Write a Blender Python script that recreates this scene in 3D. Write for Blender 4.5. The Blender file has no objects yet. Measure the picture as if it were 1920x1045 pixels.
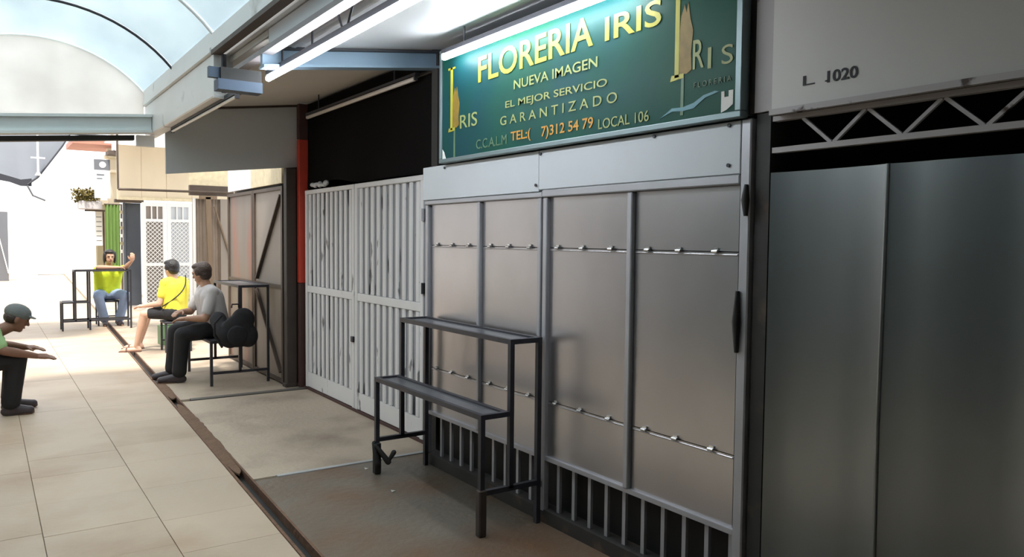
import bpy, bmesh, math, random
from mathutils import Vector, Matrix
random.seed(7)
S = bpy.context.scene
C = S.collection
R = math.radians

# ------------------------------------------------------------------ camera, sky, sun, exposure
def make_camera():
    yaw, pitch, roll = R(34.398), R(-2.865), R(0.562)
    f = Vector((math.sin(yaw)*math.cos(pitch), math.cos(yaw)*math.cos(pitch), math.sin(pitch)))
    r = Vector((math.cos(yaw), -math.sin(yaw), 0)); u = r.cross(f)
    r2 = r*math.cos(roll) + u*math.sin(roll); u2 = u*math.cos(roll) - r*math.sin(roll)
    cd = bpy.data.cameras.new('camera'); cd.sensor_fit = 'HORIZONTAL'; cd.sensor_width = 36
    cd.lens = 1450/1920*36; cd.clip_start = 0.05; cd.clip_end = 300
    o = bpy.data.objects.new('camera', cd); C.objects.link(o)
    m = Matrix((r2, u2, -f)).transposed().to_4x4(); m.translation = (0, 0, 1.5)
    o.matrix_world = m; S.camera = o
make_camera()
W = bpy.data.worlds.new('world'); S.world = W; W.use_nodes = True
bg = W.node_tree.nodes['Background']; bg.inputs[0].default_value = (0.88, 0.94, 1.0, 1); bg.inputs[1].default_value = 1.6
sd = bpy.data.lights.new('sun', 'SUN'); sd.energy = 5.2; sd.angle = R(9); sd.color = (1.0, 0.95, 0.87)
sun = bpy.data.objects.new('sun', sd); C.objects.link(sun); sun.location = (-3, -6, 14)
sun.rotation_euler = Vector((0.16, 0.42, -0.89)).to_track_quat('-Z', 'Y').to_euler()
S.view_settings.view_transform = 'Standard'; S.view_settings.look = 'None'
S.view_settings.gamma = 1; S.view_settings.use_curve_mapping = False
S.view_settings.exposure = 0.42
S.cycles.max_bounces = 10; S.cycles.transparent_max_bounces = 12
S.cycles.caustics_reflective = False; S.cycles.caustics_refractive = False
S.cycles.sample_clamp_indirect = 6
S.cycles.use_denoising = True

# ------------------------------------------------------------------ materials
def mat(name, col, rough=.6, metal=0.0, var=.12, scale=6.0, bump=0.0, bscale=40, emit=None, rnd=0.0, stain=None, stretch=(1,1,1), spec=.5):
    m = bpy.data.materials.new(name); m.use_nodes = True
    nt = m.node_tree; N = nt.nodes; L = nt.links
    p = N['Principled BSDF']; p.inputs['Roughness'].default_value = rough; p.inputs['Metallic'].default_value = metal
    p.inputs['Specular IOR Level'].default_value = spec
    geo = N.new('ShaderNodeNewGeometry'); mp = N.new('ShaderNodeMapping'); mp.inputs['Scale'].default_value = stretch
    L.new(geo.outputs['Position'], mp.inputs['Vector'])
    no = N.new('ShaderNodeTexNoise'); no.inputs['Scale'].default_value = scale; no.inputs['Detail'].default_value = 5
    L.new(mp.outputs[0], no.inputs['Vector'])
    mx = N.new('ShaderNodeMix'); mx.data_type = 'RGBA'
    c = Vector(col[:3])
    mx.inputs[6].default_value = (*(c*(1-var)), 1); mx.inputs[7].default_value = (*[min(1, v) for v in c*(1+var)], 1)
    L.new(no.outputs['Fac'], mx.inputs[0]); out = mx.outputs[2]
    if stain:
        sc, scol, lo, hi = stain
        n2 = N.new('ShaderNodeTexNoise'); n2.inputs['Scale'].default_value = sc; n2.inputs['Detail'].default_value = 6
        L.new(mp.outputs[0], n2.inputs['Vector'])
        mr = N.new('ShaderNodeMapRange'); mr.inputs[1].default_value = lo; mr.inputs[2].default_value = hi
        L.new(n2.outputs['Fac'], mr.inputs[0])
        m2 = N.new('ShaderNodeMix'); m2.data_type = 'RGBA'; m2.inputs[7].default_value = (*scol, 1)
        L.new(mr.outputs[0], m2.inputs[0]); L.new(out, m2.inputs[6]); out = m2.outputs[2]
    if rnd:
        oi = N.new('ShaderNodeObjectInfo'); hs = N.new('ShaderNodeHueSaturation')
        mr = N.new('ShaderNodeMapRange'); mr.inputs[3].default_value = 1-rnd; mr.inputs[4].default_value = 1+rnd
        L.new(oi.outputs['Random'], mr.inputs[0]); L.new(mr.outputs[0], hs.inputs['Value']); L.new(out, hs.inputs['Color']); out = hs.outputs[0]
    L.new(out, p.inputs['Base Color'])
    if bump:
        nb = N.new('ShaderNodeTexNoise'); nb.inputs['Scale'].default_value = bscale; nb.inputs['Detail'].default_value = 3
        L.new(mp.outputs[0], nb.inputs['Vector'])
        b = N.new('ShaderNodeBump'); b.inputs['Strength'].default_value = bump; b.inputs['Distance'].default_value = .02
        L.new(nb.outputs['Fac'], b.inputs['Height']); L.new(b.outputs[0], p.inputs['Normal'])
    if emit:
        p.inputs['Emission Color'].default_value = (*emit[0], 1); p.inputs['Emission Strength'].default_value = emit[1]
    return m
def sheet_mat(name, col, trans, transl, gloss=.06, rough=.25):
    m = bpy.data.materials.new(name); m.use_nodes = True
    nt = m.node_tree; N = nt.nodes; L = nt.links
    for n in list(N):
        if n.type == 'BSDF_PRINCIPLED': N.remove(n)
    out = N['Material Output']
    tr = N.new('ShaderNodeBsdfTransparent'); tl = N.new('ShaderNodeBsdfTranslucent'); df = N.new('ShaderNodeBsdfDiffuse'); gl = N.new('ShaderNodeBsdfGlossy')
    gl.inputs['Roughness'].default_value = rough
    geo = N.new('ShaderNodeNewGeometry'); mp = N.new('ShaderNodeMapping'); mp.inputs['Scale'].default_value = (1.2, .35, 1.2)
    no = N.new('ShaderNodeTexNoise'); no.inputs['Scale'].default_value = 2.2; no.inputs['Detail'].default_value = 4
    L.new(geo.outputs['Position'], mp.inputs[0]); L.new(mp.outputs[0], no.inputs['Vector'])
    mx = N.new('ShaderNodeMix'); mx.data_type = 'RGBA'
    mx.inputs[6].default_value = (*[v*.8 for v in col], 1); mx.inputs[7].default_value = (*[min(1, v*1.15) for v in col], 1)
    L.new(no.outputs['Fac'], mx.inputs[0])
    for n in (tl, tr, df): L.new(mx.outputs[2], n.inputs['Color'])
    a = N.new('ShaderNodeMixShader'); a.inputs[0].default_value = transl
    L.new(df.outputs[0], a.inputs[1]); L.new(tl.outputs[0], a.inputs[2])
    b = N.new('ShaderNodeMixShader'); b.inputs[0].default_value = trans
    L.new(a.outputs[0], b.inputs[1]); L.new(tr.outputs[0], b.inputs[2])
    c = N.new('ShaderNodeMixShader'); c.inputs[0].default_value = gloss
    L.new(b.outputs[0], c.inputs[1]); L.new(gl.outputs[0], c.inputs[2]); L.new(c.outputs[0], out.inputs[0])
    return m
M = {}
M['slab'] = mat('paving_stone', (.50, .395, .295), .55, var=.18, scale=1.3, bump=.12, bscale=30, rnd=.05, stain=(1.4, (.40, .285, .19), .48, .72))
M['grout'] = mat('grout', (.40, .335, .265), .9)
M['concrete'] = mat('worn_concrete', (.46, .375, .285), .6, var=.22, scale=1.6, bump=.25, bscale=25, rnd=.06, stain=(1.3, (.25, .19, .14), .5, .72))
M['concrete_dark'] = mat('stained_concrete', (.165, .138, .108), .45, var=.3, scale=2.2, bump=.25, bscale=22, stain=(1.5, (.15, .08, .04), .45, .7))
M['joint'] = mat('cement_strip', (.42, .42, .42), .7)
M['joint_dark'] = mat('dark_cement_strip', (.12, .11, .10), .6)
M['rust'] = mat('rusted_iron', (.16, .085, .05), .8, var=.4, scale=14, bump=.4)
M['mud'] = mat('dried_mud', (.17, .10, .06), .9, var=.35, scale=9, bump=.6, bscale=30)
M['black'] = mat('black_grime_and_shade', (.018, .017, .016), .6)  # grime and black fittings; also the stand-in for shade behind the stall grille
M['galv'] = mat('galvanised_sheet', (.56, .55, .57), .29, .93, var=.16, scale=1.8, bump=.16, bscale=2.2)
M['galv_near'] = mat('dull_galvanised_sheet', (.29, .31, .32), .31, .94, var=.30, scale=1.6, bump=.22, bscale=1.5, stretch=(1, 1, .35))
M['galv_frame'] = mat('galvanised_tube', (.48, .48, .51), .45, .5, var=.12, scale=5)
M['zinc'] = mat('bright_zinc', (.75, .75, .75), .25, .95)
M['fascia'] = mat('grey_white_paint', (.60, .63, .66), .5, .1, var=.06, scale=3)
M['sign_frame'] = mat('sign_frame_aluminium', (.20, .26, .27), .45, .6)
M['white_metal'] = mat('white_painted_metal', (.84, .84, .85), .45, var=.05, scale=6, stain=(9, (.22, .22, .23), .64, .69), stretch=(1, 1, .35))
M['gate_sheet'] = mat('pale_grey_sheet', (.46, .46, .48), .5, var=.12, scale=4, stain=(7, (.05, .05, .06), .60, .64), stretch=(1, 1, .3))
M['dark_steel'] = mat('dark_painted_steel', (.045, .045, .055), .42, .3, var=.25, scale=18)
M['shelf_sheet'] = mat('grey_shelf_sheet', (.19, .195, .21), .35, .6, var=.3, scale=8)
M['dark_col'] = mat('dark_column_paint', (.035, .033, .03), .6, var=.3, scale=8, stain=(6, (.10, .07, .05), .6, .75))
M['pale_col'] = mat('chipped_pale_paint', (.50, .47, .47), .6, var=.12, scale=4, stain=(11, (.08, .05, .04), .64, .7))
M['board'] = mat('grey_white_board', (.66, .645, .61), .5, var=.05, scale=1.5)
M['ceiling'] = mat('white_roof_sheet', (.80, .81, .83), .38, .15, var=.06, scale=1.5)
M['ceiling_dull'] = mat('dull_roof_board', (.70, .65, .585), .7, var=.1, scale=1.5)
M['beam_blue'] = mat('blue_grey_beam', (.22, .31, .40), .45, .2, var=.1, scale=5)
M['gutter'] = mat('cream_gutter_paint', (.82, .80, .775), .45, var=.08, scale=3, stain=(3, (.42, .38, .34), .62, .75))
M['purlin'] = mat('brown_grey_purlin', (.28, .25, .25), .5, .2, var=.15, scale=4)
M['tie'] = mat('pale_green_grey_beam', (.74, .78, .77), .5, var=.08, scale=4)
M['awning'] = mat('grey_board', (.66, .68, .68), .6, var=.05, scale=2)
M['mesh_black'] = mat('black_shade_cloth', (.010, .009, .009), .95, var=.2, scale=50, spec=.05)
M['red'] = mat('red_paint', (.60, .06, .03), .5, var=.15, scale=9)
M['dark_red'] = mat('dark_red_brown_paint', (.07, .03, .025), .6, var=.2, scale=9)
M['brown_post'] = mat('dark_brown_post', (.055, .042, .035), .7, var=.25, scale=8)
M['brown_sheet'] = mat('dusty_brown_sheet', (.30, .255, .215), .55, .1, var=.12, scale=2.5)
M['brown_sheet2'] = mat('rust_stained_brown_sheet', (.22, .185, .155), .55, .1, var=.15, scale=2.5, stain=(2.1, (.32, .12, .08), .5, .72), stretch=(1, 2, .4))
M['brown_frame'] = mat('brown_iron_frame', (.09, .065, .05), .6, .2, var=.2, scale=9)
M['cream'] = mat('cream_board', (.74, .63, .46), .7, var=.12, scale=2.5, stretch=(1, 1, .3))
M['cream2'] = mat('yellowed_cream_sheet', (.72, .62, .42), .7, var=.3, scale=14)
M['wood'] = mat('old_wood', (.20, .14, .09), .75, var=.3, scale=8, stretch=(6, 6, .6))
M['corrug'] = mat('brownish_corrugated_sheet', (.34, .27, .215), .6, var=.2, scale=5)
M['white'] = mat('white_paint', (.84, .83, .81), .5, var=.03)
M['front_green'] = mat('dark_green_reflection_tone', (.075, .10, .095), .6, var=.15, scale=1.2)  # dark tone chosen to darken what the near metal reflects
M['front_mid'] = mat('mid_grey_reflection_tone', (.25, .245, .25), .6, var=.12, scale=1.2)  # middle tone for the reflection gradient in the stall panels
M['navy'] = mat('navy_beam_paint', (.055, .085, .13), .5, .2, var=.15, scale=5)
M['wall_grey'] = mat('pale_bounce_tone', (.74, .71, .67), .6, var=.12, scale=1.2)  # pale tone on unseen fronts, raised to bounce light to the right
M['wall_dark'] = mat('interior_shade_plaster', (.03, .028, .026), .9)  # near-black stands in for the shade of unlit shop interiors
M['white_wall'] = mat('glare_white', (.88, .87, .85), .8, var=.03, scale=1.5)
M['blue_door'] = mat('blue_grey_door_paint', (.075, .085, .105), .55, var=.15, scale=5)
M['green_cloth'] = mat('green_cloth', (.13, .22, .05), .85, var=.25, scale=6, stretch=(3, 3, .3))
M['olive'] = mat('olive_plaster', (.33, .28, .17), .8, var=.15, scale=3)
M['leaf'] = mat('dry_foliage', (.12, .09, .015), .8, var=.4, scale=20)
M['tarp'] = mat('grey_tarpaulin', (.13, .135, .15), .6, var=.15, scale=1.5)
M['roof_red'] = mat('faded_red_roof', (.45, .20, .14), .7, var=.15, scale=3)
M['vault'] = sheet_mat('polycarbonate_sheet', (.80, .895, .97), .37, .30, .05)
M['gable'] = sheet_mat('milky_gable_sheet', (.90, .87, .84), .28, .80, .03)
M['tube_on'] = mat('lit_tube', (.9, .9, .9), .4, emit=((.88, .94, 1.0), 44.0))
M['tube_off'] = mat('unlit_tube', (.72, .66, .60), .25, var=.02)
M['fixture'] = mat('lamp_fixture', (.05, .05, .06), .5, .2)
M['sign'] = None
M['letter'] = mat('yellow_vinyl', (.42, .40, .025), .45, var=.12, scale=12, emit=None)
M['letter_pale'] = mat('pale_yellow_vinyl', (.27, .31, .10), .5, var=.2, scale=25)
M['letter_dim'] = mat('faded_green_vinyl', (.09, .17, .09), .5, var=.25, scale=25)
M['letter_orange'] = mat('orange_vinyl', (.50, .24, .02), .5, var=.2, scale=20)
M['ochre'] = mat('ochre_print', (.22, .14, .012), .55, var=.35, scale=30)
M['leafblue'] = mat('blue_print', (.10, .26, .30), .5, var=.2, scale=20)
M['ink'] = mat('black_stencil_ink', (.03, .03, .035), .7)
M['skin'] = mat('skin', (.46, .26, .17), .5, var=.06, scale=12)
M['skin_dark'] = mat('tanned_skin', (.25, .125, .08), .5, var=.08, scale=12)
M['skin_light'] = mat('light_skin', (.60, .38, .28), .5, var=.05, scale=12)
M['hair'] = mat('black_hair', (.012, .010, .010), .45, var=.3, scale=60, bump=.4, bscale=90)
M['hair_brown'] = mat('dark_brown_hair', (.045, .028, .022), .5, var=.3, scale=60, bump=.4, bscale=90)
M['yellow_shirt'] = mat('yellow_cotton', (.72, .62, .06), .85, var=.08, scale=5, bump=.25, bscale=14)
M['neon_shirt'] = mat('lime_yellow_cotton', (.55, .68, .03), .85, var=.1, scale=5, bump=.25, bscale=14)
M['grey_shirt'] = mat('light_grey_cotton', (.60, .575, .57), .85, var=.08, scale=5, bump=.25, bscale=14)
M['green_shirt'] = mat('pale_green_cotton', (.36, .56, .26), .85, var=.08, scale=5, bump=.25, bscale=14)
M['black_cloth'] = mat('black_cloth', (.014, .014, .017), .8, var=.25, scale=10, bump=.3, bscale=18)
M['jeans'] = mat('light_blue_denim', (.27, .35, .52), .85, var=.18, scale=8, bump=.2, bscale=30)
M['shoe'] = mat('dark_shoe', (.055, .042, .048), .5)
M['sandal'] = mat('brown_sandal', (.14, .07, .05), .6)
M['cap'] = mat('grey_cap_cloth', (.17, .19, .19), .85, var=.2, scale=14)
M['eye'] = mat('dark_eye', (.02, .015, .012), .2)
M['lip'] = mat('lip', (.30, .11, .09), .5)
M['paper'] = mat('white_paper', (.75, .74, .70), .8)
M['green_plastic'] = mat('green_plastic', (.10, .20, .09), .5)
def sign_material():
    m = mat('green_sign_face', (.005, .070, .044), .45, var=.25, scale=2.2, stain=(1.6, (.006, .055, .066), .45, .7), spec=.15)
    return m
M['sign'] = sign_material()

# ------------------------------------------------------------------ mesh helpers
class MB:
    def __init__(s): s.v = []; s.f = []; s.sm = []
    def add(s, vs, fs, smooth=False):
        b = len(s.v); s.v += [Vector(v) for v in vs]
        for f in fs: s.f.append([i+b for i in f]); s.sm.append(smooth)
        return s
    def box(s, a, b, bevel=0.0):
        x0, y0, z0 = [min(a[i], b[i]) for i in range(3)]; x1, y1, z1 = [max(a[i], b[i]) for i in range(3)]
        if bevel > 0:
            e = min(bevel, (x1-x0)*.45, (y1-y0)*.45, (z1-z0)*.45)
            bm = bmesh.new(); bmesh.ops.create_cube(bm, size=1)
            for v in bm.verts: v.co = Vector(((x0+x1)/2+v.co.x*(x1-x0), (y0+y1)/2+v.co.y*(y1-y0), (z0+z1)/2+v.co.z*(z1-z0)))
            bmesh.ops.bevel(bm, geom=bm.edges[:], offset=e, segments=1, affect='EDGES', profile=.5)
            bm.verts.index_update(); s.add([v.co.copy() for v in bm.verts], [[v.index for v in f.verts] for f in bm.faces]); bm.free(); return s
        return s.add([(x0,y0,z0),(x1,y0,z0),(x1,y1,z0),(x0,y1,z0),(x0,y0,z1),(x1,y0,z1),(x1,y1,z1),(x0,y1,z1)],
                     [(0,3,2,1),(4,5,6,7),(0,1,5,4),(1,2,6,5),(2,3,7,6),(3,0,4,7)])
    def bar(s, p, q, w, h=None, up=(0, 0, 1)):
        p, q = Vector(p), Vector(q); h = h or w; d = (q-p).normalized(); up = Vector(up)
        if abs(d.dot(up)) > .98: up = Vector((1, 0, 0))
        a = d.cross(up).normalized()*w/2; b = a.cross(d).normalized()*h/2
        vs = [p-a-b, p+a-b, p+a+b, p-a+b, q-a-b, q+a-b, q+a+b, q-a+b]
        return s.add(vs, [(0,1,2,3),(7,6,5,4),(0,4,5,1),(1,5,6,2),(2,6,7,3),(3,7,4,0)])
    def tube(s, pts, r, n=10, caps=True, smooth=True):
        pts = [Vector(p) for p in pts]; rs = r if isinstance(r, (list, tuple)) else [r]*len(pts)
        rings = []; a = None
        for i, p in enumerate(pts):
            d = (pts[min(i+1, len(pts)-1)]-pts[max(i-1, 0)]).normalized()
            if a is None: a = d.orthogonal().normalized()
            else: a = (a - d*a.dot(d)).normalized()
            b = d.cross(a); rings.append([p+(a*math.cos(t)+b*math.sin(t))*rs[i] for t in [2*math.pi*k/n for k in range(n)]])
        vs = [v for rg in rings for v in rg]; fs = []
        for i in range(len(pts)-1):
            for k in range(n): fs.append((i*n+k, i*n+(k+1) % n, (i+1)*n+(k+1) % n, (i+1)*n+k))
        s.add(vs, fs, smooth)
        if caps:
            s.add(rings[0][::-1], [tuple(range(n))]); s.add(rings[-1], [tuple(range(n))])
        return s
    def capsule(s, p, q, r1, r2=None, n=14, flat=1.0, fdir=None):
        p, q = Vector(p), Vector(q); r2 = r1 if r2 is None else r2
        d = q-p; L = d.length; d = d.normalized() if L > 1e-6 else Vector((0, 0, 1)); a = d.orthogonal().normalized()
        if fdir: a = (Vector(fdir)-d*Vector(fdir).dot(d)).normalized()
        b = d.cross(a); prof = []
        for k in range(5): t = math.pi/2*(1-k/4); prof.append((-math.sin(t)*r1, max(.0002, math.cos(t)*r1), 0))
        for k in range(5): t = math.pi/2*k/4; prof.append((math.sin(t)*r2, max(.0002, math.cos(t)*r2), 1))
        vs = []
        for off, rr, w in prof:
            c = p + d*(L*w+off)
            for k in range(n):
                t = 2*math.pi*k/n; vs.append(c + a*math.cos(t)*rr*flat + b*math.sin(t)*rr)
        fs = []; m = len(prof)
        for i in range(m-1):
            for k in range(n): fs.append((i*n+k, i*n+(k+1) % n, (i+1)*n+(k+1) % n, (i+1)*n+k))
        fs.append(tuple(range(n))[::-1]); fs.append(tuple((m-1)*n+k for k in range(n)))
        return s.add(vs, fs, True)
    def ell(s, c, ax, n=16, m=10):
        c = Vector(c); ax = [Vector(a) for a in ax]; vs = []; fs = []
        for i in range(m+1):
            t = math.pi*i/m; st = max(.001, math.sin(t))
            for k in range(n):
                u = 2*math.pi*k/n; vs.append(c + ax[0]*st*math.cos(u) + ax[1]*st*math.sin(u) + ax[2]*math.cos(t))
        for i in range(m):
            for k in range(n): fs.append((i*n+k, (i+1)*n+k, (i+1)*n+(k+1) % n, i*n+(k+1) % n))
        fs.append(tuple(range(n))); fs.append(tuple(m*n+k for k in range(n))[::-1])
        return s.add(vs, fs, True)
    def sheet(s, grid, t):      # grid[i][j] points, thickness vector
        ni, nj = len(grid), len(grid[0]); t = Vector(t)
        vs = [Vector(p) for row in grid for p in row]; vs += [p+t for p in vs]; k = ni*nj; fs = []
        for i in range(ni-1):
            for j in range(nj-1):
                q = (i*nj+j, (i+1)*nj+j, (i+1)*nj+j+1, i*nj+j+1); fs.append(q); fs.append(tuple(x+k for x in q[::-1]))
        edge = [i*nj for i in range(ni)] + [(ni-1)*nj+j for j in range(1, nj)] + [i*nj+nj-1 for i in range(ni-2, -1, -1)] + [j for j in range(nj-2, 0, -1)]
        for a, b in zip(edge, edge[1:]+edge[:1]): fs.append((a, a+k, b+k, b))
        s.add(vs, fs[:2*(ni-1)*(nj-1)], True); b0 = len(s.v); n0 = len(fs[2*(ni-1)*(nj-1):])
        return s.add(vs, fs[2*(ni-1)*(nj-1):], False)
    def mesh(s, name, off=(0, 0, 0)):
        off = Vector(off); me = bpy.data.meshes.new(name)
        me.from_pydata([tuple(v-off) for v in s.v], [], s.f); me.polygons.foreach_set('use_smooth', s.sm)
        bm = bmesh.new(); bm.from_mesh(me); bmesh.ops.recalc_face_normals(bm, faces=bm.faces); bm.to_mesh(me); bm.free()
        me.update(); return me
def wloc(o):
    v = Vector()
    while o: v += o.location; o = o.parent
    return v
def tag(o, label=None, cat=None, group=None, kind=None):
    if label: o['label'] = label
    if cat: o['category'] = cat
    if group: o['group'] = group
    if kind: o['kind'] = kind
    return o
def thing(name, label, cat, loc=(0, 0, 0), group=None):
    o = bpy.data.objects.new(name, None); o.empty_display_size = .1; C.objects.link(o); o.location = loc
    return tag(o, label, cat, group)
def part(name, mb, m, parent=None, loc=None, label=None):
    base = wloc(parent) if parent else Vector()
    L = Vector(loc) if loc is not None else None
    me = mb.mesh(name, L if L is not None else (base if parent else (0, 0, 0)))
    me.materials.append(M[m] if isinstance(m, str) else m)
    o = bpy.data.objects.new(name, me); C.objects.link(o)
    if L is not None: o.location = L - base
    if parent: o.parent = parent
    if label: o['label'] = label
    return o
def place(name, me, parent, loc):
    o = bpy.data.objects.new(name, me); C.objects.link(o); o.parent = parent
    o.location = Vector(loc) - (wloc(parent) if parent else Vector()); return o
def mesh_of(mb, name, m): me = mb.mesh(name); me.materials.append(M[m]); return me
def struct(name, mb, m, parent=None):
    o = part(name, mb, m, parent)
    if not parent: o['kind'] = 'structure'
    return o
def copy_tree(o, parent=None):
    c = o.copy(); C.objects.link(c)
    if parent: c.parent = parent
    for ch in list(o.children): copy_tree(ch, c)
    return c
def remeshed(name, mb, m, parent, voxel=.008, smooth=4, disp=None):
    me = mb.mesh(name); o = bpy.data.objects.new(name+'_source', me); C.objects.link(o)
    r = o.modifiers.new('r', 'REMESH'); r.mode = 'VOXEL'; r.voxel_size = voxel
    s = o.modifiers.new('s', 'SMOOTH'); s.factor = .5; s.iterations = smooth
    dg = bpy.context.evaluated_depsgraph_get(); dg.update()
    nm = bpy.data.meshes.new_from_object(o.evaluated_get(dg)); nm.name = name
    bpy.data.objects.remove(o); bpy.data.meshes.remove(me)
    off = wloc(parent)
    for v in nm.vertices: v.co -= off
    nm.polygons.foreach_set('use_smooth', [True]*len(nm.polygons)); nm.materials.clear(); nm.materials.append(M[m])
    q = bpy.data.objects.new(name, nm); C.objects.link(q); q.parent = parent; return q

# ------------------------------------------------------------------ setting: ground
def drain_x(y): return 1.24 + .042*(y-3.49)
floor = struct('floor', MB().box((-2.2, -4, -.16), (5.2, 36, -.06)), 'grout')
slab_mesh = {}
def slab(x0, x1, y0, y1):
    w, h = round(x1-x0, 3), round(y1-y0, 3)
    if (w, h) not in slab_mesh:
        slab_mesh[(w, h)] = mesh_of(MB().box((-w/2+.0012, -h/2+.0012, -.06), (w/2-.0012, h/2-.0012, 0), .0018), 'paving_slab', 'slab')
    place('paving_slab', slab_mesh[(w, h)], floor, ((x0+x1)/2, (y0+y1)/2, random.uniform(-.001, .001)))
rr_ = random.Random(11)
bounds = [-.75, -.22, .22, .75]
for a, b in zip(bounds, bounds[1:]):                # slabs of uneven length, cut along the drain
    y = 1.6
    while y < 15.599:
        y1 = min(15.6, y+rr_.choice((.44, .56, .68, .82)))
        if 15.6-y1 < .3: y1 = 15.6
        slab(a, b, y, y1); y = y1
y = 1.6
while y < 15.599:
    y1 = min(15.6, y+rr_.choice((.5, .62, .74)))
    if 15.6-y1 < .3: y1 = 15.6
    xa, xb = drain_x(y)-.035, drain_x(y1)-.035; e = .0015
    mb = MB(); v = [(.75+e, y+e), (xa, y+e), (xb, y1-e), (.75+e, y1-e)]
    mb.add([(a, b, -.06) for a, b in v]+[(a, b, 0) for a, b in v], [(0,3,2,1),(4,5,6,7),(0,1,5,4),(1,2,6,5),(2,3,7,6),(3,0,4,7)])
    part('paving_slab', mb, 'slab', floor, loc=(1, (y+y1)/2, 0)); y = y1
part('paving_field', MB().box((-2.1, 15.6, -.06), (1.70, 35.5, 0)), 'slab', floor)
part('paving_field', MB().box((-2.1, -3.9, -.06), (-.753, 15.597, 0)), 'slab', floor)
part('paving_field', MB().box((-.75, -3.9, -.06), (1.0, 1.597, -.002)), 'slab', floor)
# concrete bays between the drain and the shop fronts
def bay(y0, y1, m, x1=3.0, z=0.0):
    xa, xb = drain_x(y0)+.06, drain_x(y1)+.06
    v = [(xa, y0), (x1, y0), (x1, y1), (xb, y1)]
    mb = MB().add([(a, b, -.06) for a, b in v]+[(a, b, z) for a, b in v], [(0,3,2,1),(4,5,6,7),(0,1,5,4),(1,2,6,5),(2,3,7,6),(3,0,4,7)])
    part('concrete_bay', mb, m, floor, loc=((xa+x1)/2, (y0+y1)/2, 0))
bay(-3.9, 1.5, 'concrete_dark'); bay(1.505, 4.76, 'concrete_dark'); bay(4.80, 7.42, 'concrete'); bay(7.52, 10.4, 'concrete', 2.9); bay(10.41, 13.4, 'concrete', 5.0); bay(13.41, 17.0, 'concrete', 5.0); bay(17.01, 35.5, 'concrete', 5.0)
part('joint_strip', MB().box((1.50, 4.762, -.05), (2.62, 4.798, .006)), 'joint', floor)
part('joint_strip', MB().box((1.55, 7.43, -.05), (2.68, 7.51, .008)), 'joint_dark', floor, label='dark joint strip between two concrete bays')
# drain
drain = thing('floor_drain', 'long narrow floor drain channel running between paving and concrete', 'drain', (1.3, 6, -.06))
def strip(y0, y1, o0, o1, z0, z1):
    v = [(drain_x(y0)+o0, y0), (drain_x(y0)+o1, y0), (drain_x(y1)+o1, y1), (drain_x(y1)+o0, y1)]
    return MB().add([(a, b, z0) for a, b in v]+[(a, b, z1) for a, b in v], [(0,3,2,1),(4,5,6,7),(0,1,5,4),(1,2,6,5),(2,3,7,6),(3,0,4,7)])
part('channel_bed', strip(1.2, 15.5, -.03, .055, -.062, -.045), 'black', drain)
part('edge_rail', strip(1.2, 15.5, -.033, -.018, -.05, .006), 'rust', drain)
part('edge_rail', strip(1.2, 15.5, .045, .058, -.05, .006), 'rust', drain)
def mud(y0, y1, w0, w1, name, m):
    n = 34; g = []
    for i in range(n):
        y = y0+(y1-y0)*i/(n-1); e = math.sin(math.pi*min(1, max(0, i/(n-1))))**.4
        a = w0*e*random.uniform(.85, 1.1); b = w1*e*random.uniform(.85, 1.1); c = drain_x(y)+.012
        g.append([(c-a, y, .0015), (c-a*.4, y, .008*e+random.uniform(0, .002)), (c, y, .009*e), (c+b*.4, y, .008*e+random.uniform(0, .002)), (c+b, y, .0015)])
    return MB().sheet(g, (0, 0, -.012))
o = part('mud_crust', mud(4.95, 7.35, .045, .06, 'mud', 'mud'), 'mud', drain); o['kind'] = 'stuff'; o['label'] = 'brown mud filling the drain'
o = part('mud_crust', mud(7.6, 8.6, .035, .055, 'mud', 'mud'), 'mud', drain); o['kind'] = 'stuff'
# small litter
for x, y in ((1.72, 4.36), (1.83, 4.52), (1.95, 4.33)):
    pass
lit = [((2.03, 4.62), 'tiny white paper scrap near the tied rack leg by the joint strip'), ((1.98, 4.12), 'tiny white paper scrap on dark concrete before the rack'), ((1.72, 2.98), 'tiny white paper scrap on dark concrete nearest the viewer')]
for (x, y), lb in lit:
    mb = MB().sheet([[(x-.012, y-.01, .004), (x-.008, y+.012, .010)], [(x+.012, y-.008, .008), (x+.013, y+.01, .003)]], (0, 0, -.002))
    tag(part('paper_scrap', mb, 'paper', None, loc=(x, y, 0)), lb, 'litter', 'paper scraps on the concrete')

# ------------------------------------------------------------------ setting: walls, ceiling, roof
def zc(x): return 2.49 + .13*x                       # underside of the roof over the shops
def roofpanel(x0, x1, y0, y1, m, name, parent, dz=0):
    v = [(x0, y0), (x1, y0), (x1, y1), (x0, y1)]
    mb = MB().add([(a, b, zc(a)+dz) for a, b in v]+[(a, b, zc(a)+.04) for a, b in v], [(0,3,2,1),(4,5,6,7),(0,1,5,4),(1,2,6,5),(2,3,7,6),(3,0,4,7)])
    return part(name, mb, m, parent)
ceiling = MB(); v = [(1.36, -4), (3.6, -4), (3.6, 7.78), (1.36, 7.78)]
ceiling.add([(a, b, zc(a)+.045) for a, b in v]+[(a, b, zc(a)+.09) for a, b in v], [(0,3,2,1),(4,5,6,7),(0,1,5,4),(1,2,6,5),(2,3,7,6),(3,0,4,7)])
ceil = struct('ceiling', ceiling, 'ceiling')
yy = -3.9
for y1 in (-1.6, .6, 2.6, 4.58): roofpanel(1.40, 3.5, yy+.004, y1-.004, 'ceiling', 'roof_sheet', ceil, -.062); yy = y1
roofpanel(1.40, 3.5, 4.584, 7.77, 'ceiling_dull', 'roof_board', ceil)
for xr in (1.52, 1.60, 1.70):                       # sheet ribs beside the gutter
    part('sheet_rib', MB().bar((xr, -3.8, zc(xr)-.070), (xr, 4.5, zc(xr)-.070), .022, .022), 'ceiling', ceil)
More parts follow.
